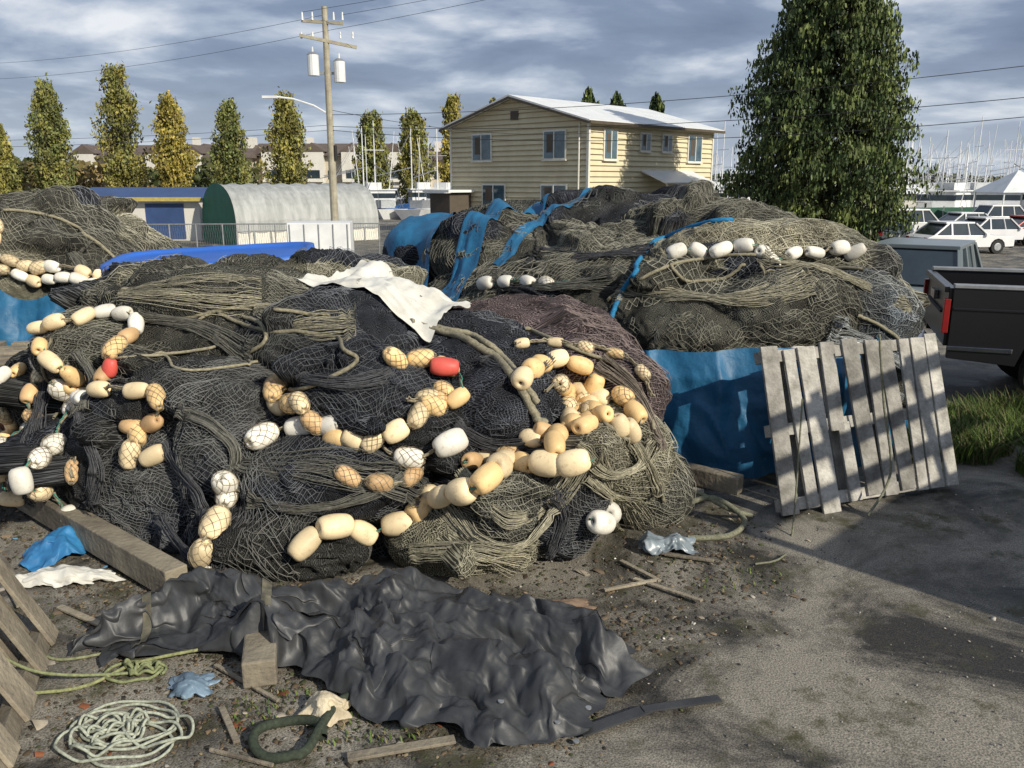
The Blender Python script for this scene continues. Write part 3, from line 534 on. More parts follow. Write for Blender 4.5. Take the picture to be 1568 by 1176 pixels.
for p,r in [([(1.2,5.7,.1),(1.45,5.75,.16),(1.65,5.6,.06),(1.5,5.4,.02),(1.2,5.35,.02)],.018),([(1.0,5.75,.2),(1.3,5.8,.2),(1.55,5.7,.1),(1.75,5.75,.02)],.015),([(2.05,5.75,.9),(1.95,5.45,.02),(1.75,5.05,.02),(1.55,4.95,.02)],.006),([(2.7,6.1,1.3),(2.75,6.02,.8),(2.8,5.9,.3),(2.6,5.75,.02)],.008)]:
    V,F=tube(cat(p,.02),r,8,60);a.add(V,F,(.16,.16,.11))
a.obj('rope_scrap',M_rope)
bb=B();
for p,q,w in [((-.7,3.1,.02),(-.25,3.22,.02),.05),((.75,4.75,.02),(1.1,4.45,.03),.03),((.55,4.6,.02),(.9,4.72,.03),.025),((1.3,5.0,.02),(1.0,5.1,.02),.03),((-1.35,3.45,.02),(-1.2,3.2,.02),.03),((-2.0,4.3,.02),(-1.75,4.0,.03),.05),((.7,5.0,.02),(.9,4.7,.03),.03),((-3.3,5.0,.02),(-2.8,4.4,.03),.08),((-1.5,3.8,.02),(-1.1,3.5,.02),.02),((-1.3,3.15,.02),(-1.0,3.05,.02),.015),((-2.6,4.4,.02),(-2.1,4.1,.02),.04)]:bb.beam(p,q,w,.015,M_wood)
bb.obj('wood_scraps',bevel=.003)
def bits(name,N_,region,sz,cols,flat,seed):
    rg=np.random.RandomState(seed);P=region(rg,N_);N_=len(P);s=sz[0]+(sz[1]-sz[0])*rg.rand(N_)**3
    cube=np.array([(-1,-1,-1),(1,-1,-1),(1,1,-1),(-1,1,-1),(-.7,-.7,1),(.7,-.7,1),(.7,.7,1),(-.7,.7,1)],float)
    V=cube[None]*s[:,None,None]*(1+.35*rg.uniform(-1,1,(N_,8,3)));V[...,2]*=flat;V[...,0]*=rg.uniform(.6,1.6,N_)[:,None]
    a=rg.uniform(0,6.28,N_);c,s2=np.cos(a)[:,None],np.sin(a)[:,None];x=V[...,0]*c-V[...,1]*s2;y=V[...,0]*s2+V[...,1]*c;V[...,0]=x;V[...,1]=y
    tl=rg.uniform(-.5,.5,N_)[:,None];V[...,2]+=x*tl
    V+=np.stack([P[:,0],P[:,1],s*flat*.6+.003+P[:,2]],-1)[:,None];k=np.arange(N_)[:,None]*8
    F=np.concatenate([k+np.array([f]) for f in[(4,5,6,7),(0,1,5,4),(1,2,6,5),(2,3,7,6),(3,0,4,7)]]);C=np.array(cols)[rg.randint(0,len(cols),N_)]*rg.uniform(.6,1.2,(N_,1))
    return fast(name,V.reshape(-1,3),F,M_debris,col=np.repeat(C,8,axis=0))
def reg_all(rg,n):
    x=rg.uniform(-3.2,4.5,n);y=rg.uniform(2.7,6.5,n);k=fbm(np.stack([x*1.2,y*1.2,x*0],-1),3,5)>rg.uniform(-.5,.6,n);return np.stack([x,y,x*0],-1)[k]
def reg_near(rg,n):
    t=rg.uniform(0,1,n);x=-2.6+4.2*t+.2*rg.randn(n);y=4.75-.5*np.sin(t*3)+rg.randn(n)*.38+np.clip(t-.8,0,1)*4;return np.stack([x,y,x*0],-1)
def reg_left(rg,n):
    x=rg.uniform(-4.2,-1.0,n);y=4.3-.75*(x+1.6)+rg.randn(n)*.6;k=y>2.8;return np.stack([x,y,x*0],-1)[k]
def reg_bl(rg,n):
    x=rg.uniform(-2.2,.4,n);y=3.45+.35*rg.randn(n);return np.stack([x,y,x*0],-1)
STN=[(.25,.235,.21),(.16,.15,.135),(.33,.31,.27),(.10,.095,.085)]
DRT=[(.07,.05,.03),(.12,.085,.05),(.045,.036,.026),(.18,.14,.085),(.06,.07,.028),(.035,.03,.022)]
bits('gravel',9000,reg_all,(.0012,.006),STN,.5,1);bits('gravel',60,reg_all,(.006,.014),[(.62,.6,.52),(.45,.42,.36)],.4,4)
bits('ground_litter',6000,reg_near,(.002,.012),DRT,.3,2);bits('ground_litter',4000,reg_left,(.002,.012),DRT,.3,3);bits('ground_litter',3500,reg_bl,(.002,.010),DRT,.3,6);bits('ground_litter',60,reg_bl,(.012,.03),[(.2,.15,.1),(.3,.26,.2),(.2,.07,.03)],.12,7);bits('ground_litter',110,reg_near,(.012,.035),[(.2,.15,.1),(.3,.26,.2),(.12,.09,.06)],.12,8);bits('ground_litter',60,reg_left,(.012,.04),[(.2,.15,.1),(.4,.36,.3),(.12,.09,.06),(.1,.2,.3)],.15,9)
def gz(x,y):
    t=np.clip((y-11)/15,0,1);return -1.0*t*t*(3-2*t)
def grass(name,N_,x0,x1,y0,y1,h,seed,fn=None,thr=-.25):
    rg=np.random.RandomState(seed);x=rg.uniform(x0,x1,N_);y=rg.uniform(y0,y1,N_);k=fbm(np.stack([x*1.5,y*1.5,x*0],-1),2,seed)>thr
    x=x[k];y=y[k];n=len(x);H=h*rg.uniform(.3,1.2,n)*(1+.5*fbm(np.stack([x*2,y*2,x*0],-1),2,seed+2));a=rg.uniform(0,6.28,n);w=.003+.003*rg.rand(n)
    dx,dy=np.cos(a),np.sin(a);l=H*rg.uniform(.1,1.0,n);z=gz(x,y) ;V=np.zeros((n,6,3))
    for k2,(t,ww) in enumerate([(0,1),(.55,.8),(1,.12)]):
        bx=x+dx*l*t*t;by=y+dy*l*t*t;bz=z+H*t*(1-.15*t)
        V[:,2*k2]=np.stack([bx-dy*w*ww,by+dx*w*ww,bz],-1);V[:,2*k2+1]=np.stack([bx+dy*w*ww,by-dx*w*ww,bz],-1)
    k3=np.arange(n)[:,None]*6;F=np.concatenate([k3+np.array([[0,1,3,2]]),k3+np.array([[2,3,5,4]])])
    C=np.array([(.07,.12,.02),(.11,.16,.03),(.17,.15,.07),(.045,.08,.02)])[rg.randint(0,4,n)]
    return fast(name,V.reshape(-1,3),F,M_leaf,col=np.repeat(C,6,axis=0))
grass('grass',30000,3.5,6.5,6.5,8.6,.26,3);grass('grass',7000,-5.8,-4.2,6.2,8.5,.12,4);grass('weeds',500,-1.3,-.4,3.2,3.6,.03,5,thr=.05);grass('weeds',500,.6,1.7,4.6,5.4,.035,15,thr=.1)
# ---------- ground ----------
xs=np.concatenate([-np.geomspace(3000,8,30),np.linspace(-7.5,7.5,220),np.geomspace(8,3000,30)])
ys=np.concatenate([-np.geomspace(3000,1.2,14),np.linspace(0,12,200),np.geomspace(12.3,6000,60)])
X,Y=np.meshgrid(xs,ys,indexing='ij');Z=gz(X,Y);Z=Z+np.where((Y>0)&(Y<12)&(np.abs(X)<7.5),.008*fbm(np.stack([X*1.3,Y*1.3,X*0],-1),4,77),0)
m,nt,b=newmat('asphalt')
def N(t,**k):
    n=nt.nodes.new(t)
    for a,v in k.items():n.inputs[a].default_value=v
    return n
tc=N('ShaderNodeTexCoord');n1=N('ShaderNodeTexNoise',Scale=.9,Detail=10,Roughness=.72,Distortion=.8);n2=N('ShaderNodeTexNoise',Scale=110,Detail=5);n3=N('ShaderNodeTexNoise',Scale=2.2,Detail=9,Roughness=.75)
for n in(n1,n2,n3):nt.links.new(tc.outputs['Object'],n.inputs['Vector'])
r1=N('ShaderNodeValToRGB');cr=r1.color_ramp;cr.elements[0].position=.40;cr.elements[0].color=(.028,.025,.020,1);cr.elements[1].position=.57;cr.elements[1].color=(.22,.20,.165,1)
nt.links.new(n1.outputs[0],r1.inputs[0])
r2=N('ShaderNodeValToRGB');cr=r2.color_ramp;cr.elements[0].position=.35;cr.elements[0].color=(.5,.5,.5,1);cr.elements[1].position=.7;cr.elements[1].color=(1.6,1.6,1.6,1)
nt.links.new(n2.outputs[0],r2.inputs[0])
mx=N('ShaderNodeMix');mx.data_type='RGBA';mx.blend_type='MULTIPLY';mx.inputs[0].default_value=1;nt.links.new(r1.outputs[0],mx.inputs[6]);nt.links.new(r2.outputs[0],mx.inputs[7])
r3=N('ShaderNodeValToRGB');r3.color_ramp.elements[0].position=.52;r3.color_ramp.elements[1].position=.64;nt.links.new(n3.outputs[0],r3.inputs[0])
mg=N('ShaderNodeMix');mg.data_type='RGBA';nt.links.new(r3.outputs[0],mg.inputs[0]);nt.links.new(mx.outputs[2],mg.inputs[6]);mg.inputs[7].default_value=(.05,.047,.02,1)
nt.links.new(mg.outputs[2],b.inputs['Base Color'])
rr_=N('ShaderNodeMapRange');rr_.inputs[1].default_value=.4;rr_.inputs[2].default_value=.6;rr_.inputs[3].default_value=.5;rr_.inputs[4].default_value=.9;nt.links.new(n1.outputs[0],rr_.inputs[0]);nt.links.new(rr_.outputs[0],b.inputs['Roughness'])
bp=N('ShaderNodeBump',Strength=.6,Distance=.008);nt.links.new(n2.outputs[0],bp.inputs['Height']);nt.links.new(bp.outputs[0],b.inputs['Normal'])
fast('ground',np.stack([X,Y,Z],-1).reshape(-1,3),gridF(len(xs),len(ys)),m,smooth=True)
# ---------- house ----------
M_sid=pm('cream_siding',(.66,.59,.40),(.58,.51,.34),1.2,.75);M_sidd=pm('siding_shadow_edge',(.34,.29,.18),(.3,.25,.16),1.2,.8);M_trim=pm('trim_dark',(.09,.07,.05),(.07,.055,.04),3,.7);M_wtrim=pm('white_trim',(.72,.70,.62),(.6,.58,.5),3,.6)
M_roof=pm('metal_roof',(.78,.79,.78),(.66,.67,.66),.8,.4);M_cur=pm('window_pane_blue',(.10,.16,.19),(.03,.06,.08),1.2,.12,spec=.8)
hs=empty('two_storey_house',(4.2,48,-1));hs.rotation_euler=(0,0,math.atan2(.73,.68))
Ls,Wg,He,Rr=13.2,11.0,6.6,1.5
w=B();row=.30;nr=int(He/row)
w.box((Ls/2,Wg/2,He/2),(Ls-.1,Wg-.1,He),M_sid)
for i in range(nr+1):
    z0=i*row;z1=min(z0+row,He)
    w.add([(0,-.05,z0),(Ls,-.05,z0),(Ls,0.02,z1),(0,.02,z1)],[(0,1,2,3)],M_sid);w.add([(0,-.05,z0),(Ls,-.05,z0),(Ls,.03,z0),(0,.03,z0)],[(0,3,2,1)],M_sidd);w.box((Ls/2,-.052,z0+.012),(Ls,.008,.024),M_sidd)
z0=0
while z0<He+Rr-.05:
    z1=z0+row;f=lambda z:0 if z<=He else (z-He)/Rr*Wg/2
    a0,a1=f(z0),min(f(z1),Wg/2)
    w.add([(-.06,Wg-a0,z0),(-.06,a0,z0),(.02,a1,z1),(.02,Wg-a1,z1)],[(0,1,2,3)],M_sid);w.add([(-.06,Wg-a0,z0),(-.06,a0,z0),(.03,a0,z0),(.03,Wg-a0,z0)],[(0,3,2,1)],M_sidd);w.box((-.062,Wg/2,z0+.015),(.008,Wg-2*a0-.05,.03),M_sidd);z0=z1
w.prism([(0.02,He),(Wg-.02,He),(Wg/2,He+Rr-.02)],.03,Ls-.03,M_sid,'x')
w.box((-.01,-.01,He/2),(.16,.16,He),M_wtrim);w.box((Ls,-.01,He/2),(.14,.14,He),M_wtrim);w.box((-.01,Wg,He/2),(.14,.14,He),M_wtrim)
w.obj('walls',hs)
r=B();ov=.5;sl=Rr/(Wg/2);sec=[(-ov,He-ov*sl+.04),(Wg/2,He+Rr+.04),(Wg+ov,He-ov*sl+.04),(Wg+ov,He-ov*sl+.12),(Wg/2,He+Rr+.14),(-ov,He-ov*sl+.12)]
r.prism(sec,-.6,Ls+.6,M_roof,'x');sec2=[(a*1.0,b-.14) for a,b in sec[:3]]+[(Wg+ov,sec[3][1]-.11),(Wg/2,sec[4][1]-.12),(-ov,sec[5][1]-.11)]
r.prism(sec2,-.63,-.56,M_trim,'x');r.box((Ls/2,-ov-.03,He-ov*sl),(Ls+1.2,.1,.16),M_trim)
for i in range(30):r.box((-.3+i*.47,Wg/4-.25,He+Rr/2-.07+.15),(.04,.02,.02),M_roof)
r.obj('roof',hs)
wi=B()
def win(face,p,z,w_,h_):
    if face=='s':
        wi.box((p,-.05,z),(w_+.2,.10,h_+.2),M_wtrim);wi.box((p,-.09,z),(w_,.06,h_),M_cur);wi.box((p,-.13,z),(.06,.04,h_),M_wtrim);wi.box((p,-.10,z-h_/2-.12),(w_+.3,.16,.06),M_wtrim);wi.box((p-w_*.22,-.122,z+.1),(w_*.3,.006,h_*.7),M_trim)
    else:
        wi.box((-.06,p,z),(.10,w_+.2,h_+.2),M_wtrim);wi.box((-.10,p,z),(.06,w_,h_),M_cur);wi.box((-.14,p,z),(.04,.06,h_),M_wtrim);wi.box((-.11,p,z-h_/2-.12),(.16,w_+.3,.06),M_wtrim);wi.box((-.132,p+w_*.22,z+.1),(.006,w_*.3,h_*.7),M_trim)
for p in(2.37,8.2):win('g',p,5.35,1.5,1.45)
for p in(2.4,7.2):win('g',p,2.5,1.8,1.2)
win('s',1.93,5.35,1.1,1.5);win('s',5.4,5.6,.9,.9);win('s',7.73,5.6,.9,.9);win('s',10.95,5.35,1.5,1.5);win('s',1.95,2.2,1.5,1.4);win('s',9.6,2.2,1.5,1.3)
wi.box((6.3,-.06,1.2),(1.0,.14,2.2),M_trim);wi.cyl((-.08,.6,0),(-.08,.6,He-.1),.05,.05,M_wtrim,6);wi.box((-.05,Wg/2,He+.5),(.06,.6,.5),M_trim)
wi.obj('windows',hs)
p_=B();p_.box((7.9,-.9,3.6),(5.6,2.0,.08),M_roof,M=Matrix.Rotation(.38,3,'X'))
for x in(5.3,7.9,10.5):p_.cyl((x,-1.75,0),(x,-1.75,3.25),.06,.06,M_wtrim)
p_.box((-1.0,Wg-.9,1.3),(1.8,1.8,2.6),M_trim);p_.box((-1.1,Wg-.9,2.75),(2.3,2.4,.15),M_roof);p_.obj('porch',hs)
# ---------- trees ----------
def leaves(name,P,sz,C,parent,seed,st=(1,1,1)):
    rg=np.random.RandomState(seed);n=len(P);a=rg.randn(n,3);a/=np.linalg.norm(a,axis=1)[:,None];b_=rg.randn(n,3);b_=np.cross(a,b_);b_/=np.linalg.norm(b_,axis=1)[:,None]
    s=sz*rg.uniform(.6,1.4,n)[:,None];a=a*s*np.array(st);b_=b_*s*.6*np.array(st);V=np.stack([P-a-b_*.3,P+b_,P+a+b_*.2,P-b_],1)
    F=np.arange(4*n).reshape(n,4);return fast(name,V.reshape(-1,3),F,M_leaf,parent,col=np.repeat(C,4,axis=0))
M_bark=pm('bark',(.12,.09,.065),(.06,.045,.035),4,.9)
def poplar(x,y,H,R,seed,yel):
    e=empty('poplar_tree',(x,y,-1));rg=np.random.RandomState(seed);b_=B();b_.cyl((0,0,0),(0,0,H*.9),.28,.05,M_bark)
    pts=[];cl=[]
    for k in range(150):
        h=H*(.05+.85*rg.rand());t=h/H;rad=R*(min(1,(t*2.2+.2)**.6)*(1-max(0,t-.40)/.66)**.8)*rg.uniform(.9,1.15);a=rg.rand()*6.28;L=H*.12*rg.uniform(.6,1.2);rr_=rad*rg.uniform(.3,1.0)
        base=np.array([math.cos(a)*rr_*.35,math.sin(a)*rr_*.35,h-L*.6]);tip=np.array([math.cos(a)*rr_,math.sin(a)*rr_,h+L*.5]);b_.cyl(base,tip,.04,.01,M_bark,4,False)
        n=75;tt=rg.rand(n)[:,None];p=base+(tip-base)*(.25+.75*tt)+rg.randn(n,3)*np.array([.30,.30,.42])*R/2.3*(1.15-.7*tt);pts.append(p)
        br=rg.uniform(.6,1.35);yy=min(1,max(0,yel+rg.uniform(-.3,.3)));c=np.array([.15,.175,.06])*(1-yy)+np.array([.34,.27,.06])*yy;cl.append(np.tile(c*br,(n,1))*rg.uniform(.7,1.25,(n,1)))
    b_.obj('trunk',e);leaves('crown',np.concatenate(pts),.14,np.concatenate(cl),e,seed,(1,1,1.4))
for i,(u,vt,wd,yl) in enumerate([(5,188,44,.35),(78,120,62,.12),(183,97,72,.35),(268,138,56,.8),(352,150,54,.15),(437,142,68,.4),(572,170,54,.25),(635,160,54,.4),(693,145,44,.7)]):
    Yd=90;poplar((u-784)/1327*Yd,Yd+(i%3)*.7,3.4+(276-vt)/1327*Yd,wd/1327*Yd/2*1.25,20+i,yl)
poplar(-2.4,115,14.3,1.6,50,.3)
def conifer(name,x,y,H,R,seed,nb=900,ls=.2,cols=((.026,.046,.014),(.13,.16,.05)),top=0):
    e=empty(name,(x,y,-1));rg=np.random.RandomState(seed);b_=B();b_.cyl((0,0,0),(0,0,H*.97),.42,.04,M_bark,10)
    pts=[];cl=[];ang=0
    for k in range(nb):
        t=(k+.5)/nb;h=H*(.06+.93*t);ang+=2.4+rg.uniform(-.4,.4);rad=R*(1-t)**.5*min(1,.72+t*1.6)*rg.uniform(.70,1.14)*(1+.10*math.sin(ang*2+h*.9)+.07*math.sin(ang*5+h*2.3));L=max(rad,.25)
        ou=np.array([math.cos(ang),math.sin(ang),0]);n=int((30+70*L/R)*(1 if ls<.15 else .5));tt=rg.rand(n)**.4;dr=-.16*L*tt**2+.22*L*tt*rg.uniform(-.4,1)
        wd=np.array([-ou[1],ou[0],0]);p=np.array([0,0,h])+ou*(L*tt)[:,None]+wd*(rg.randn(n)*.075*L*(1.1-.7*tt))[:,None];p[:,2]+=dr-np.abs(rg.randn(n))*.32*(.3+tt)
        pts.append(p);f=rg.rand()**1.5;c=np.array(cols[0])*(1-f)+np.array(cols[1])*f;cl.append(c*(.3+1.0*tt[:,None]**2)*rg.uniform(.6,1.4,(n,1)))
        if k%3==0:b_.cyl((0,0,h),tuple(np.array([0,0,h])+ou*L*.85+np.array([0,0,-.05*L])),.05,.01,M_bark,4,False)
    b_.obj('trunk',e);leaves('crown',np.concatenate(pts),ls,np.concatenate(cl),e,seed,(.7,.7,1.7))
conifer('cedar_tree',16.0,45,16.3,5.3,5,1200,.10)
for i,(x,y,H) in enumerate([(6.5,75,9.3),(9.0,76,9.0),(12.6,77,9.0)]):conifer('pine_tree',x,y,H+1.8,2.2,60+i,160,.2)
rg=np.random.RandomState(9);n=30000;x=rg.uniform(-75,150,n);y=rg.uniform(128,150,n);hh=(3.2+2.6*fbm(np.stack([x*.12,x*0,x*0],-1),4,3));hh=np.where(x<-33,hh+2.2,np.where(x<10,hh*.6+1,hh));z=-1+hh*rg.rand(n)**.6
y=np.where(x<-33,y-30,y+30);yl=np.clip(.5+fbm(np.stack([x*.08,y*0,x*0],-1),3,8),0,1)[:,None]
leaves('distant_tree_line',np.stack([x,y,z],-1),.45,(np.array([[.06,.08,.025]])*(1-yl)+np.array([[.22,.16,.06]])*yl)*rg.uniform(.6,1.3,(n,1)),None,3)
# ---------- condos ----------
M_cw=pm('beige_stucco',(.52,.46,.36),(.44,.38,.29),.6,.8);M_cr=pm('brown_shingles',(.13,.10,.085),(.09,.07,.06),1,.9);M_cw2=pm('pale_stucco',(.66,.64,.58),(.58,.55,.5),.6,.8)
def condo(x,y,W,H,n):
    e=empty('apartment_building',(x,y,-1));b_=B();D=10;b_.box((0,D/2,H/2),(W,D,H),M_cw)
    b_.prism([(-1,H),(D/2,H+2.0),(D+1,H)],-W/2-.6,W/2+.6,M_cr,'x');k=int(W/5)
    for i in range(k):
        cx=-W/2+(i+.5)*W/k
        b_.box((cx,-.5,H/2+.3),(W/k*.55,1.2,H+.6),M_cw2);b_.prism([(cx-W/k*.33,H+.6),(cx,H+1.9),(cx+W/k*.33,H+.6)],-1.2,3,M_cr,'y')
        if i%2==0:b_.box((cx+W/k*.4,D*.4,H+1.9),(1.1,1.1,2.4),M_cw2)
        for f in range(int(H/2.7)):
            z=1.5+f*2.7;b_.box((cx,-1.12,z),(W/k*.34,.06,1.4),M_glass);b_.box((cx+W/k*.4,-.03,z),(W/k*.12,.06,1.3),M_glass);b_.box((cx,-1.4,z-.8),(W/k*.5,.6,.5),M_wtrim)
    b_.obj('body',e)
for x,y,W,H in [(-52,128,26,6.6),(-27,132,24,7.0),(-9,140,16,6.5),(-40,150,40,7.6)]:condo(x,y,W,H,4)
# ---------- shelter, sheds, fence, trailer ----------
e=empty('fabric_shelter',(-14.5,45,-1));e.rotation_euler=(0,0,math.atan2(.6,.8));M_fab=pm('grey_fabric',(.40,.41,.40),(.25,.26,.25),1.2,.6,.3,3,stretch=(2.5,1,.4));M_grn=pm('green_fabric',(.01,.16,.09),(.008,.11,.06),.9,.6,.3,3)
W=5.6;Hh=3.25;L_=8.4;ns=20;arc=[(W/2-W/2*math.cos(math.pi*k/ns),.75+(Hh-.75)*math.sin(math.pi*k/ns)**.75) for k in range(ns+1)]
V=[];nx=36
for i in range(nx+1):
    for k,(a,z) in enumerate(arc):V.append((L_*i/nx,a,z-(.0,.07,.09,.07)[i%4]))
b_=B();b_.add(V,[(i*(ns+1)+k,i*(ns+1)+k+1,(i+1)*(ns+1)+k+1,(i+1)*(ns+1)+k) for i in range(nx) for k in range(ns)],M_fab);
b_.add([(-.02,a,z) for a,z in arc]+[(-.02,W,0),(-.02,0,0)],[tuple(range(ns+3))],M_grn)
for i in range(0,nx+1,4):b_.cyl((L_*i/nx,0,0),(L_*i/nx,0,.8),.05,.05,M_steel,6)
b_.box((L_/2,.05,.4),(L_,.04,.75),M_wtrim);b_.box((L_/2,.0,.78),(L_,.06,.06),M_steel);b_.obj('shelter',e,smooth=False)
b_=B();b_.box((0,0,1.2),(7,5,2.4),M_cw2);M_br=pm('blue_metal',(.04,.08,.2),(.03,.06,.15),1,.5);b_.prism([(-2.9,2.4),(0,3.0),(2.9,2.4)],-3.8,3.8,M_br,'x');M_yt=pm('yellow_trim',(.5,.4,.12));b_.box((0,-2.95,2.35),(7.6,.08,.22),M_yt);b_.box((1.5,-2.52,1.1),(2.2,.06,2),M_br);b_.box((-2,-2.52,1.3),(1.2,.06,.9),M_glass);b_.obj('blue_roof_shed',loc=(-21.5,52,-1))
b_=B();M_wp=pm('white_paint',(.75,.76,.76),(.62,.63,.63),1.5,.45)
b_.box((0,0,1.15),(2.4,1.8,1.3),M_wp)
for i in range(5):b_.box((-1.1+i*.55,-.92,1.15),(.05,.03,1.2),M_steel)
b_.box((0,0,.42),(2.5,1.7,.12),M_dark);b_.beam((-1.2,0,.45),(-2.2,0,.45),.12,.1,M_dark)
for y in(-.95,.95):b_.cyl((0,y-.1,.36),(0,y+.1,.36),.36,.36,M_dark,16)
b_.obj('cargo_trailer',loc=(-7.6,34,-1),rz=.12,bevel=.03)
b_=B()
for i in range(18):b_.cyl((-19+i*1.1,36+.1*i,-1),(-19+i*1.1,36+.1*i,.6),.03,.03,M_steel,6)
b_.cyl((-19,36,.58),(-.3,37.7,.58),.025,.025,M_steel,6)
for i in range(190):
    x=-19+i*.0985;y=36+(x+19)*.0909
    b_.cyl((x,y,-.95),(x+.25,y+.02,.58),.004,.004,M_steel,3,False);b_.cyl((x+.25,y,-.95),(x,y+.02,.58),.004,.004,M_steel,3,False)
b_.obj('chain_link_fence')
M_gf=pm('green_fence_panel',(.015,.08,.05),(.01,.06,.035),1,.7);b_=B()
for i in range(12):b_.box((20+i*1.6,60+i*.5,-.2),(1.55,.06,1.3),M_gf,rz=.3);b_.cyl((19.2+i*1.6,59.7+i*.5,-1),(19.2+i*1.6,59.7+i*.5,.55),.04,.04,M_steel,6)
b_.obj('green_fence')
# ---------- poles & wires ----------
M_pole=pm('pole_wood',(.40,.37,.28),(.26,.23,.17),3,.85,.4,8);pe=empty('utility_pole',(-7.45,36,-1));b_=B()
b_.cyl((0,0,0),(0,0,10.1),.17,.11,M_pole,12);b_.cyl((0,0,0),(0,0,.9),.19,.19,M_yt,12)
b_.beam((-.95,.1,9.6),(.75,-.15,9.45),.1,.12,M_pole);b_.beam((-1.0,-.25,9.0),(1.2,.15,8.6),.1,.12,M_pole)
for x in(-.9,-.5,.35,.7):b_.cyl((x,0,9.6),(x,0,9.9),.045,.03,M_wp,8)
for x in(-.95,-.5,.6,1.1):b_.cyl((x,-.1,8.9),(x,-.1,9.15),.045,.03,M_wp,8)
for x,z in((-.55,7.9),(.5,7.65)):
    b_.cyl((x,-.05,z-.4),(x,-.05,z+.4),.23,.23,M_wp,14);b_.cyl((x,-.05,z+.4),(x,-.05,z+.5),.24,.12,M_steel,14);b_.cyl((x,-.05,z+.5),(x,-.05,z+.7),.04,.03,M_wp,6)
b_.beam((-.5,0,7.6),(.5,0,7.6),.08,.1,M_steel);b_.cyl((.18,-.05,4.2),(.18,-.05,4.8),.07,.07,M_dark,8)
for a0,a1 in(((0,0,6.0),(-.6,-.1,6.35)),((-.6,-.1,6.35),(-1.4,-.2,6.6)),((-1.4,-.2,6.6),(-2.1,-.3,6.68))):b_.cyl(a0,a1,.04,.035,M_wp,6)
b_.box((-2.3,-.3,6.66),(.6,.22,.10),M_wp);b_.obj('pole',pe)
M_cable=pm('cable',(.015,.015,.015));a=Acc()
def wire(p,q,sag,r=.012):
    p=np.array(p,float);q=np.array(q,float);t=np.linspace(0,1,40)[:,None];P=p*(1-t)+q*t;P[:,2]-=(4*sag*t*(1-t))[:,0];V,F=tube(P,r,4);a.add(V,F,(.015,.015,.015))
K=(-7.45,36)
for z,q,sg in [(4.55,(18,24,5.0),.5),(4.4,(18,24,4.5),.7),(5.0,(18,26,6.0),.4)]:wire((K[0],K[1],z),q,sg,.011)
for z,q in [(8.8,(-40,60,10)),(8.2,(-40,60,9)),(4.6,(-45,42,4.8)),(4.4,(-45,42,4.4))]:wire((K[0],K[1],z),q,.6,.008)
for x,z in((-.9,8.9),(.7,8.8),(0,8.2)):wire((K[0]+x,K[1],z),(24,22,13),.6,.008)
wire((K[0],K[1],5.2),(4.4,47.6,4.9),.4,.01)
a.obj('power_lines',M_cable)
# ---------- vehicles ----------
def paint(n,c):return pm(n,c,tuple(x*.85 for x in c),1,.28,spec=.6)
M_red=pm('tail_light_red',(.3,.015,.012),(.2,.01,.01),5,.3);M_chr=pm('chrome',(.35,.35,.37),(.25,.25,.27),5,.2,metal=1)
def wheels(b_,xs_,W,r):
    for x in xs_:
        for s in(-1,1):
            b_.cyl((x,s*(W/2-.2),r),(x,s*(W/2+.01),r),r,r,M_dark,20);b_.cyl((x,s*(W/2),r),(x,s*(W/2+.02),r),r*.6,r*.55,M_steel,12)
def car(name,x,y,rz,c,L=4.5,W=1.8,H=1.5,van=False,z=-1):
    e=empty(name,(x,y,z));e.rotation_euler=(0,0,rz);mt=paint(name+'_paint',c);b_=B();h=H*.56
    arch=lambda cx,r:[(cx+r*math.cos(t),.33+r*math.sin(t)) for t in [math.pi*k/6 for k in range(6,-1,-1)]]
    body=[(-L/2,.35)]+[(p[0],p[1]) for p in arch(-L*.31,.39)]+arch(L*.31,.39)+[(L/2,.35),(L/2,h*.8),(L*.47,h),(L*.2,h*1.08),(-L*.44,h*1.1),(-L/2,h*.95)]
    b_.prism(body,-W/2,W/2,mt)
    top=[(-L*.47 if van else -L*.42,h*1.08),(L*.2,h*1.06),(L*.06,H-.04),(-L*.36 if van else -L*.25,H-.03)]
    V=[(a,-(W/2-.06)if b<H*.8 else -(W/2-.2),b) for a,b in top]+[(a,(W/2-.06)if b<H*.8 else (W/2-.2),b) for a,b in top]
    b_.add(V,[(0,1,2,3),(7,6,5,4),(0,4,5,1),(1,5,6,2),(2,6,7,3),(3,7,4,0)],M_glass)
    b_.box((-L*.12 if not van else -L*.15,0,H),((.33 if not van else .44)*L,W-.34,.08),mt)
    for s in(-1,1):
        for a0,a1 in(((L*.2,h*1.06),(L*.06,H-.02)),((-.02*L,h*1.06),(-.04*L,H-.02)),(top[0],top[3]),((-.22*L,h*1.06),(-.22*L,H-.02))):b_.beam((a0[0],s*(W/2-.05),a0[1]),(a1[0],s*(W/2-.19),a1[1]),.09,.07,mt)
        b_.box((-L/2+.02,s*(W/2-.2),h*.85),(.06,.25,.2),M_red);b_.box((L/2-.04,s*(W/2-.25),h*.75),(.08,.35,.14),M_chr);b_.box((L*.16,s*(W/2+.06),h*1.12),(.14,.14,.12),mt)
    b_.box((L/2,0,.35),(.1,W*.9,.16),M_dark);b_.box((-L/2,0,.38),(.1,W*.9,.2),M_dark);b_.box((-L/2-.03,0,.62),(.03,.5,.13),M_wp)
    wheels(b_,(-L*.31,L*.31),W,.33);b_.obj('body',e,bevel=.05)
car('parked_minivan',8.6,17.5,math.radians(55),(.16,.19,.20),4.6,1.9,1.68,True,z=-.5)
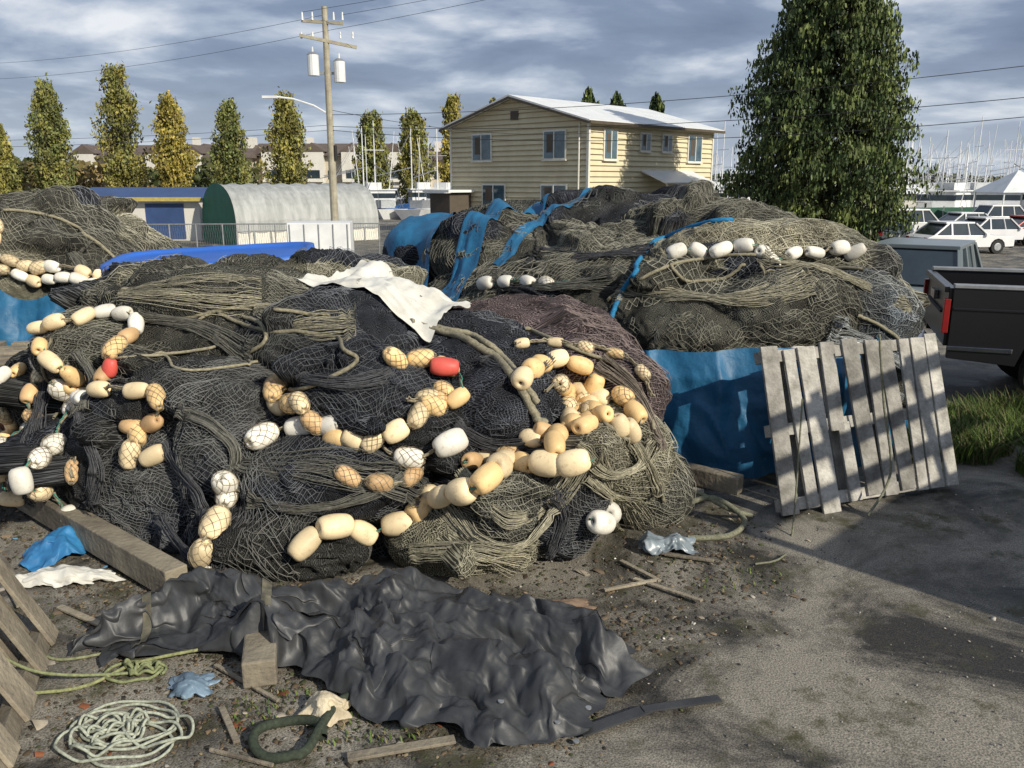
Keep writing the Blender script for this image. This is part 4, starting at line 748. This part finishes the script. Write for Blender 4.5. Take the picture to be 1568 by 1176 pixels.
for i,(x,y,rz,c,nm,v) in enumerate([(23.6,50,.15,(.75,.75,.75),'parked_suv',True),(28.5,53,.1,(.6,.62,.65),'parked_car',False),(26.0,46,.2,(.7,.7,.72),'parked_car',False),(29.5,48,.1,(.5,.04,.03),'parked_car',False),(33.5,58,.1,(.75,.75,.75),'parked_suv',True),(24,56,.1,(.2,.25,.35),'parked_car',False),(20.5,46,1.2,(.15,.18,.2),'parked_car',False),(21.5,41,.15,(.75,.75,.75),'parked_car',False)]):car(nm,x,y,rz,c,4.5,1.8,1.75 if v else 1.45,v)
# pickup: rear corner at the left, side of the bed towards the camera
e=empty('pickup_truck',(5.0,9.8,0));e.rotation_euler=(0,0,math.radians(-110));mb=paint('black_paint',(.012,.012,.014));b_=B()
b_.box((0,0,.98),(1.9,.07,.62),mb);b_.box((0,-.05,1.27),(1.86,.05,.06),mb);b_.box((0,-.045,1.0),(1.3,.04,.03),M_dark);b_.box((0,-.06,1.12),(.3,.05,.1),M_chr)
for s in(-1,1):
    arch=[(.0,.55),(0,1.3),(2.0,1.3),(2.0,.5),(1.65,.5),(1.55,.8),(1.3,.93),(1.0,.93),(.75,.8),(.65,.5)]
    b_.add([(s*.99-.04,a,z) for a,z in arch]+[(s*.99+.04,a,z) for a,z in arch],[tuple(range(10)),tuple(range(19,9,-1))]+[(i,10+i,10+(i+1)%10,(i+1)%10) for i in range(10)],mb)
    b_.box((s*.985,-.045,1.0),(.09,.06,.36),M_red);b_.box((s*.985,1.0,1.32),(.12,2.0,.04),M_steel);b_.box((s*1.035,.3,.66),(.02,.62,.05),M_chr);b_.box((s*1.035,1.0,1.08),(.012,1.98,.03),mb)
    for y in(1.15,4.5):
        b_.cyl((s*.72,y,.4),(s*.98,y,.4),.4,.4,M_dark,20);b_.cyl((s*.97,y,.4),(s*1.0,y,.4),.22,.2,M_chr,14)
b_.box((0,1,.72),(1.8,1.95,.06),M_dark);b_.box((0,-.15,.50),(1.85,.2,.16),M_chr);b_.box((0,-.27,.54),(.4,.03,.12),M_wp);b_.box((0,2.9,.9),(1.98,1.8,.75),mb);b_.box((0,4.5,.85),(1.96,1.5,.62),mb)
gh=[(2.05,1.25),(2.25,1.82),(3.4,1.82),(4.0,1.27)];V=[(-.95 if z<1.5 else -.76,a,z) for a,z in gh]+[(.95 if z<1.5 else .76,a,z) for a,z in gh]
b_.add(V,[(0,1,2,3),(7,6,5,4),(0,4,5,1),(1,5,6,2),(2,6,7,3)],M_glass);b_.box((0,2.82,1.85),(1.54,1.25,.06),mb)
for s in(-1,1):
    for a0,a1 in((gh[0],gh[1]),((3.0,1.25),(2.95,1.82)),(gh[3],gh[2])):b_.beam((s*.955,a0[0],a0[1]),(s*.77,a1[0],a1[1]),.07,.08,mb)
b_.obj('body',e,bevel=.03)
# ---------- boats ----------
M_hb=pm('hull_blue',(.03,.12,.35));cols=[M_wp,M_wp,M_hb,M_wp]
def boat(x,y,rz,L,s,mast):
    e=empty('fishing_boat',(x,y,-1));e.rotation_euler=(0,0,rz);b_=B();rg=random.Random(s);hm=cols[s%4];W=L*.28;st=[(-.5,.85,.9),(-.2,1,.8),(.2,.9,1.0),(.4,.5,1.35),(.5,.03,1.7)];V=[]
    for a0,w_,z in st:V+=[(a0*L*.94,-w_*W/2*.6,0),(a0*L,-w_*W/2,z),(a0*L,w_*W/2,z),(a0*L*.94,w_*W/2*.6,0)]
    F=[(4*i+j,4*i+j+1,4*i+j+5,4*i+j+4) for i in range(4) for j in range(3)]+[(0,1,2,3)];b_.add(V,F,hm)
    b_.box((L*.08,0,1.7),(L*.3,W*.6,1.6),M_wp);b_.box((L*.08,0,2.0),(L*.305,W*.61,.45),M_glass);b_.box((L*.08,0,2.55),(L*.34,W*.7,.1),M_wp);b_.box((L*.05,0,2.9),(L*.12,W*.4,.6),M_wp)
    b_.cyl((-L*.05,0,1),(-L*.05,0,mast),.075,.04,M_wp,6);b_.cyl((-L*.05,0,mast*.55),(-L*.4,0,mast*.45),.05,.03,M_steel,5)
    for sd in(-1,1):b_.cyl((-L*.02,sd*W*.4,1.2),(-L*.02,sd*W*(.5+rg.random()*.4),mast*.9),.045,.025,M_wp,5);b_.cyl((-L*.05,0,mast*.95),(-L*.45,sd*W*.35,1),.012,.012,M_steel,3)
    b_.beam((-L*.05,-W*.3,mast*.7),(-L*.05,W*.3,mast*.7),.05,.05,M_wp);b_.box((-L*.3,0,1.3),(L*.15,W*.4,.7),M_steel);b_.obj('hull',e)
rg=random.Random(4)
for i in range(28):
    y=rg.uniform(72,120);u=rg.uniform(1390,1600) if i>4 else rg.uniform(1090,1130);boat((u-784)/1327*y,y,rg.uniform(-.6,.6)+(1.57 if i%3==0 else 0),rg.uniform(9,15),i,rg.uniform(6,9.5))
for i in range(9):
    y=rg.uniform(80,100);u=rg.uniform(540,690);boat((u-784)/1327*y,y,rg.uniform(-.6,.6)+1.57*(i%2),rg.uniform(8,12),i+40,rg.uniform(6,9))
b_=B()
for i,(x,y) in enumerate([(35,60),(39.5,62)]):
    for sx in(-1,1):
        for sy in(-1,1):b_.cyl((x+sx*1.8,y+sy*1.8,-1),(x+sx*1.8,y+sy*1.8,1.6),.05,.05,M_wp,6)
    b_.add([(x-2,y-2,1.6),(x+2,y-2,1.6),(x+2,y+2,1.6),(x-2,y+2,1.6),(x,y,3.1)],[(0,1,4),(1,2,4),(2,3,4),(3,0,4)],M_wp)
b_.obj('white_canopy')
b_=B();b_.box((0,0,1),(6,4,2),M_cw2);b_.prism([(-2.6,2),(0,2.9),(2.6,2)],-3.4,3.4,M_roof,'x');b_.box((1,-2.03,1),(1,.06,1.8),M_dark);b_.obj('small_shed',loc=(28,68,-.6))
b_=B();b_.cyl((18.5,44.2,-1),(18.5,44.2,1.6),.1,.1,M_pole,8);b_.obj('wooden_post')
# ---------- unseen slatted screen added right of the camera to cast banded shade ----------
b_=B();p0=Vector((4.75,2.35,0));dr=Vector((.714,.70,0));Lf=3.6
for i in range(5):
    c=p0+dr*(i*Lf/4);b_.box((c.x,c.y,1.75),(.1,.1,3.5),M_wood,rz=.775)
z=.12
while z<3.5:
    c=p0+dr*(Lf/2);gap=.012 if z<2.2 else .22;b_.box((c.x-.07,c.y+.07,z),(Lf,.025,.14),M_wood,rz=.775);z+=.14+gap
b_.obj('shadow_caster_slats',bevel=.004)
# ---------- world ----------
SD=Vector((.70*math.cos(math.radians(31)),-.714*math.cos(math.radians(31)),math.sin(math.radians(31)))).normalized()
w=bpy.data.worlds.new('World');bpy.context.scene.world=w;w.use_nodes=True;nt=w.node_tree;bg=nt.nodes['Background']
sky=nt.nodes.new('ShaderNodeTexSky');sky.sky_type='NISHITA';sky.sun_disc=False;sky.sun_elevation=math.radians(31);sky.sun_rotation=math.atan2(.70,-.714)
tc=N('ShaderNodeTexCoord');sp=N('ShaderNodeSeparateXYZ');nt.links.new(tc.outputs['Generated'],sp.inputs[0])
def MA(op,a,b=None,c=None):
    n=nt.nodes.new('ShaderNodeMath');n.operation=op
    for k,v in enumerate((a,b,c)):
        if v is None:continue
        if isinstance(v,(int,float)):n.inputs[k].default_value=v
        else:nt.links.new(v,n.inputs[k])
    return n.outputs[0]
zz=MA('ADD',MA('MAXIMUM',sp.outputs[2],0),.16)
cb=N('ShaderNodeCombineXYZ');nt.links.new(MA('DIVIDE',sp.outputs[0],zz),cb.inputs[0]);nt.links.new(MA('DIVIDE',sp.outputs[1],zz),cb.inputs[1])
cn=N('ShaderNodeTexNoise',Scale=1.25,Detail=9,Roughness=.53,Distortion=.2);nt.links.new(cb.outputs[0],cn.inputs['Vector'])
cr=N('ShaderNodeValToRGB');e=cr.color_ramp.elements;e[0].position=.32;e[0].color=(.165,.215,.33,1);e[1].position=.66;e[1].color=(.92,.94,.98,1)
x=e.new(.47);x.color=(.25,.315,.45,1);x=e.new(.55);x.color=(.46,.53,.66,1)
nt.links.new(cn.outputs[0],cr.inputs[0])
hz=MA('POWER',MA('SUBTRACT',1,MA('MINIMUM',MA('MULTIPLY',MA('MAXIMUM',sp.outputs[2],0),6),1)),2)
mh=N('ShaderNodeMix');mh.data_type='RGBA';nt.links.new(MA('MULTIPLY',hz,.7),mh.inputs[0]);nt.links.new(cr.outputs[0],mh.inputs[6]);mh.inputs[7].default_value=(.68,.76,.86,1)
ss=N('ShaderNodeVectorMath');ss.operation='SCALE';ss.inputs['Scale'].default_value=9.5;nt.links.new(mh.outputs[2],ss.inputs[0])
ms=N('ShaderNodeMix');ms.data_type='RGBA';ms.inputs[0].default_value=.9;nt.links.new(sky.outputs[0],ms.inputs[6]);nt.links.new(ss.outputs[0],ms.inputs[7])
nt.links.new(ms.outputs[2],bg.inputs[0]);bg.inputs[1].default_value=.1
L=bpy.data.lights.new('sun','SUN');L.energy=5.0;L.angle=math.radians(.5);L.color=(1,.93,.79);lo=bpy.data.objects.new('sun',L);bpy.context.collection.objects.link(lo);lo.rotation_euler=SD.to_track_quat('Z','Y').to_euler();lo.location=(8,-6,12)
cd=bpy.data.cameras.new('camera');cam=bpy.data.objects.new('camera',cd);bpy.context.collection.objects.link(cam);cam.location=(0,0,2.4);cam.rotation_euler=(math.radians(76.4),0,0)
cd.sensor_width=36;cd.lens=29.6;cd.clip_end=9000;cd.clip_start=.05
sc=bpy.context.scene;sc.camera=cam;sc.view_settings.view_transform='Standard';sc.view_settings.look='None';sc.view_settings.exposure=0
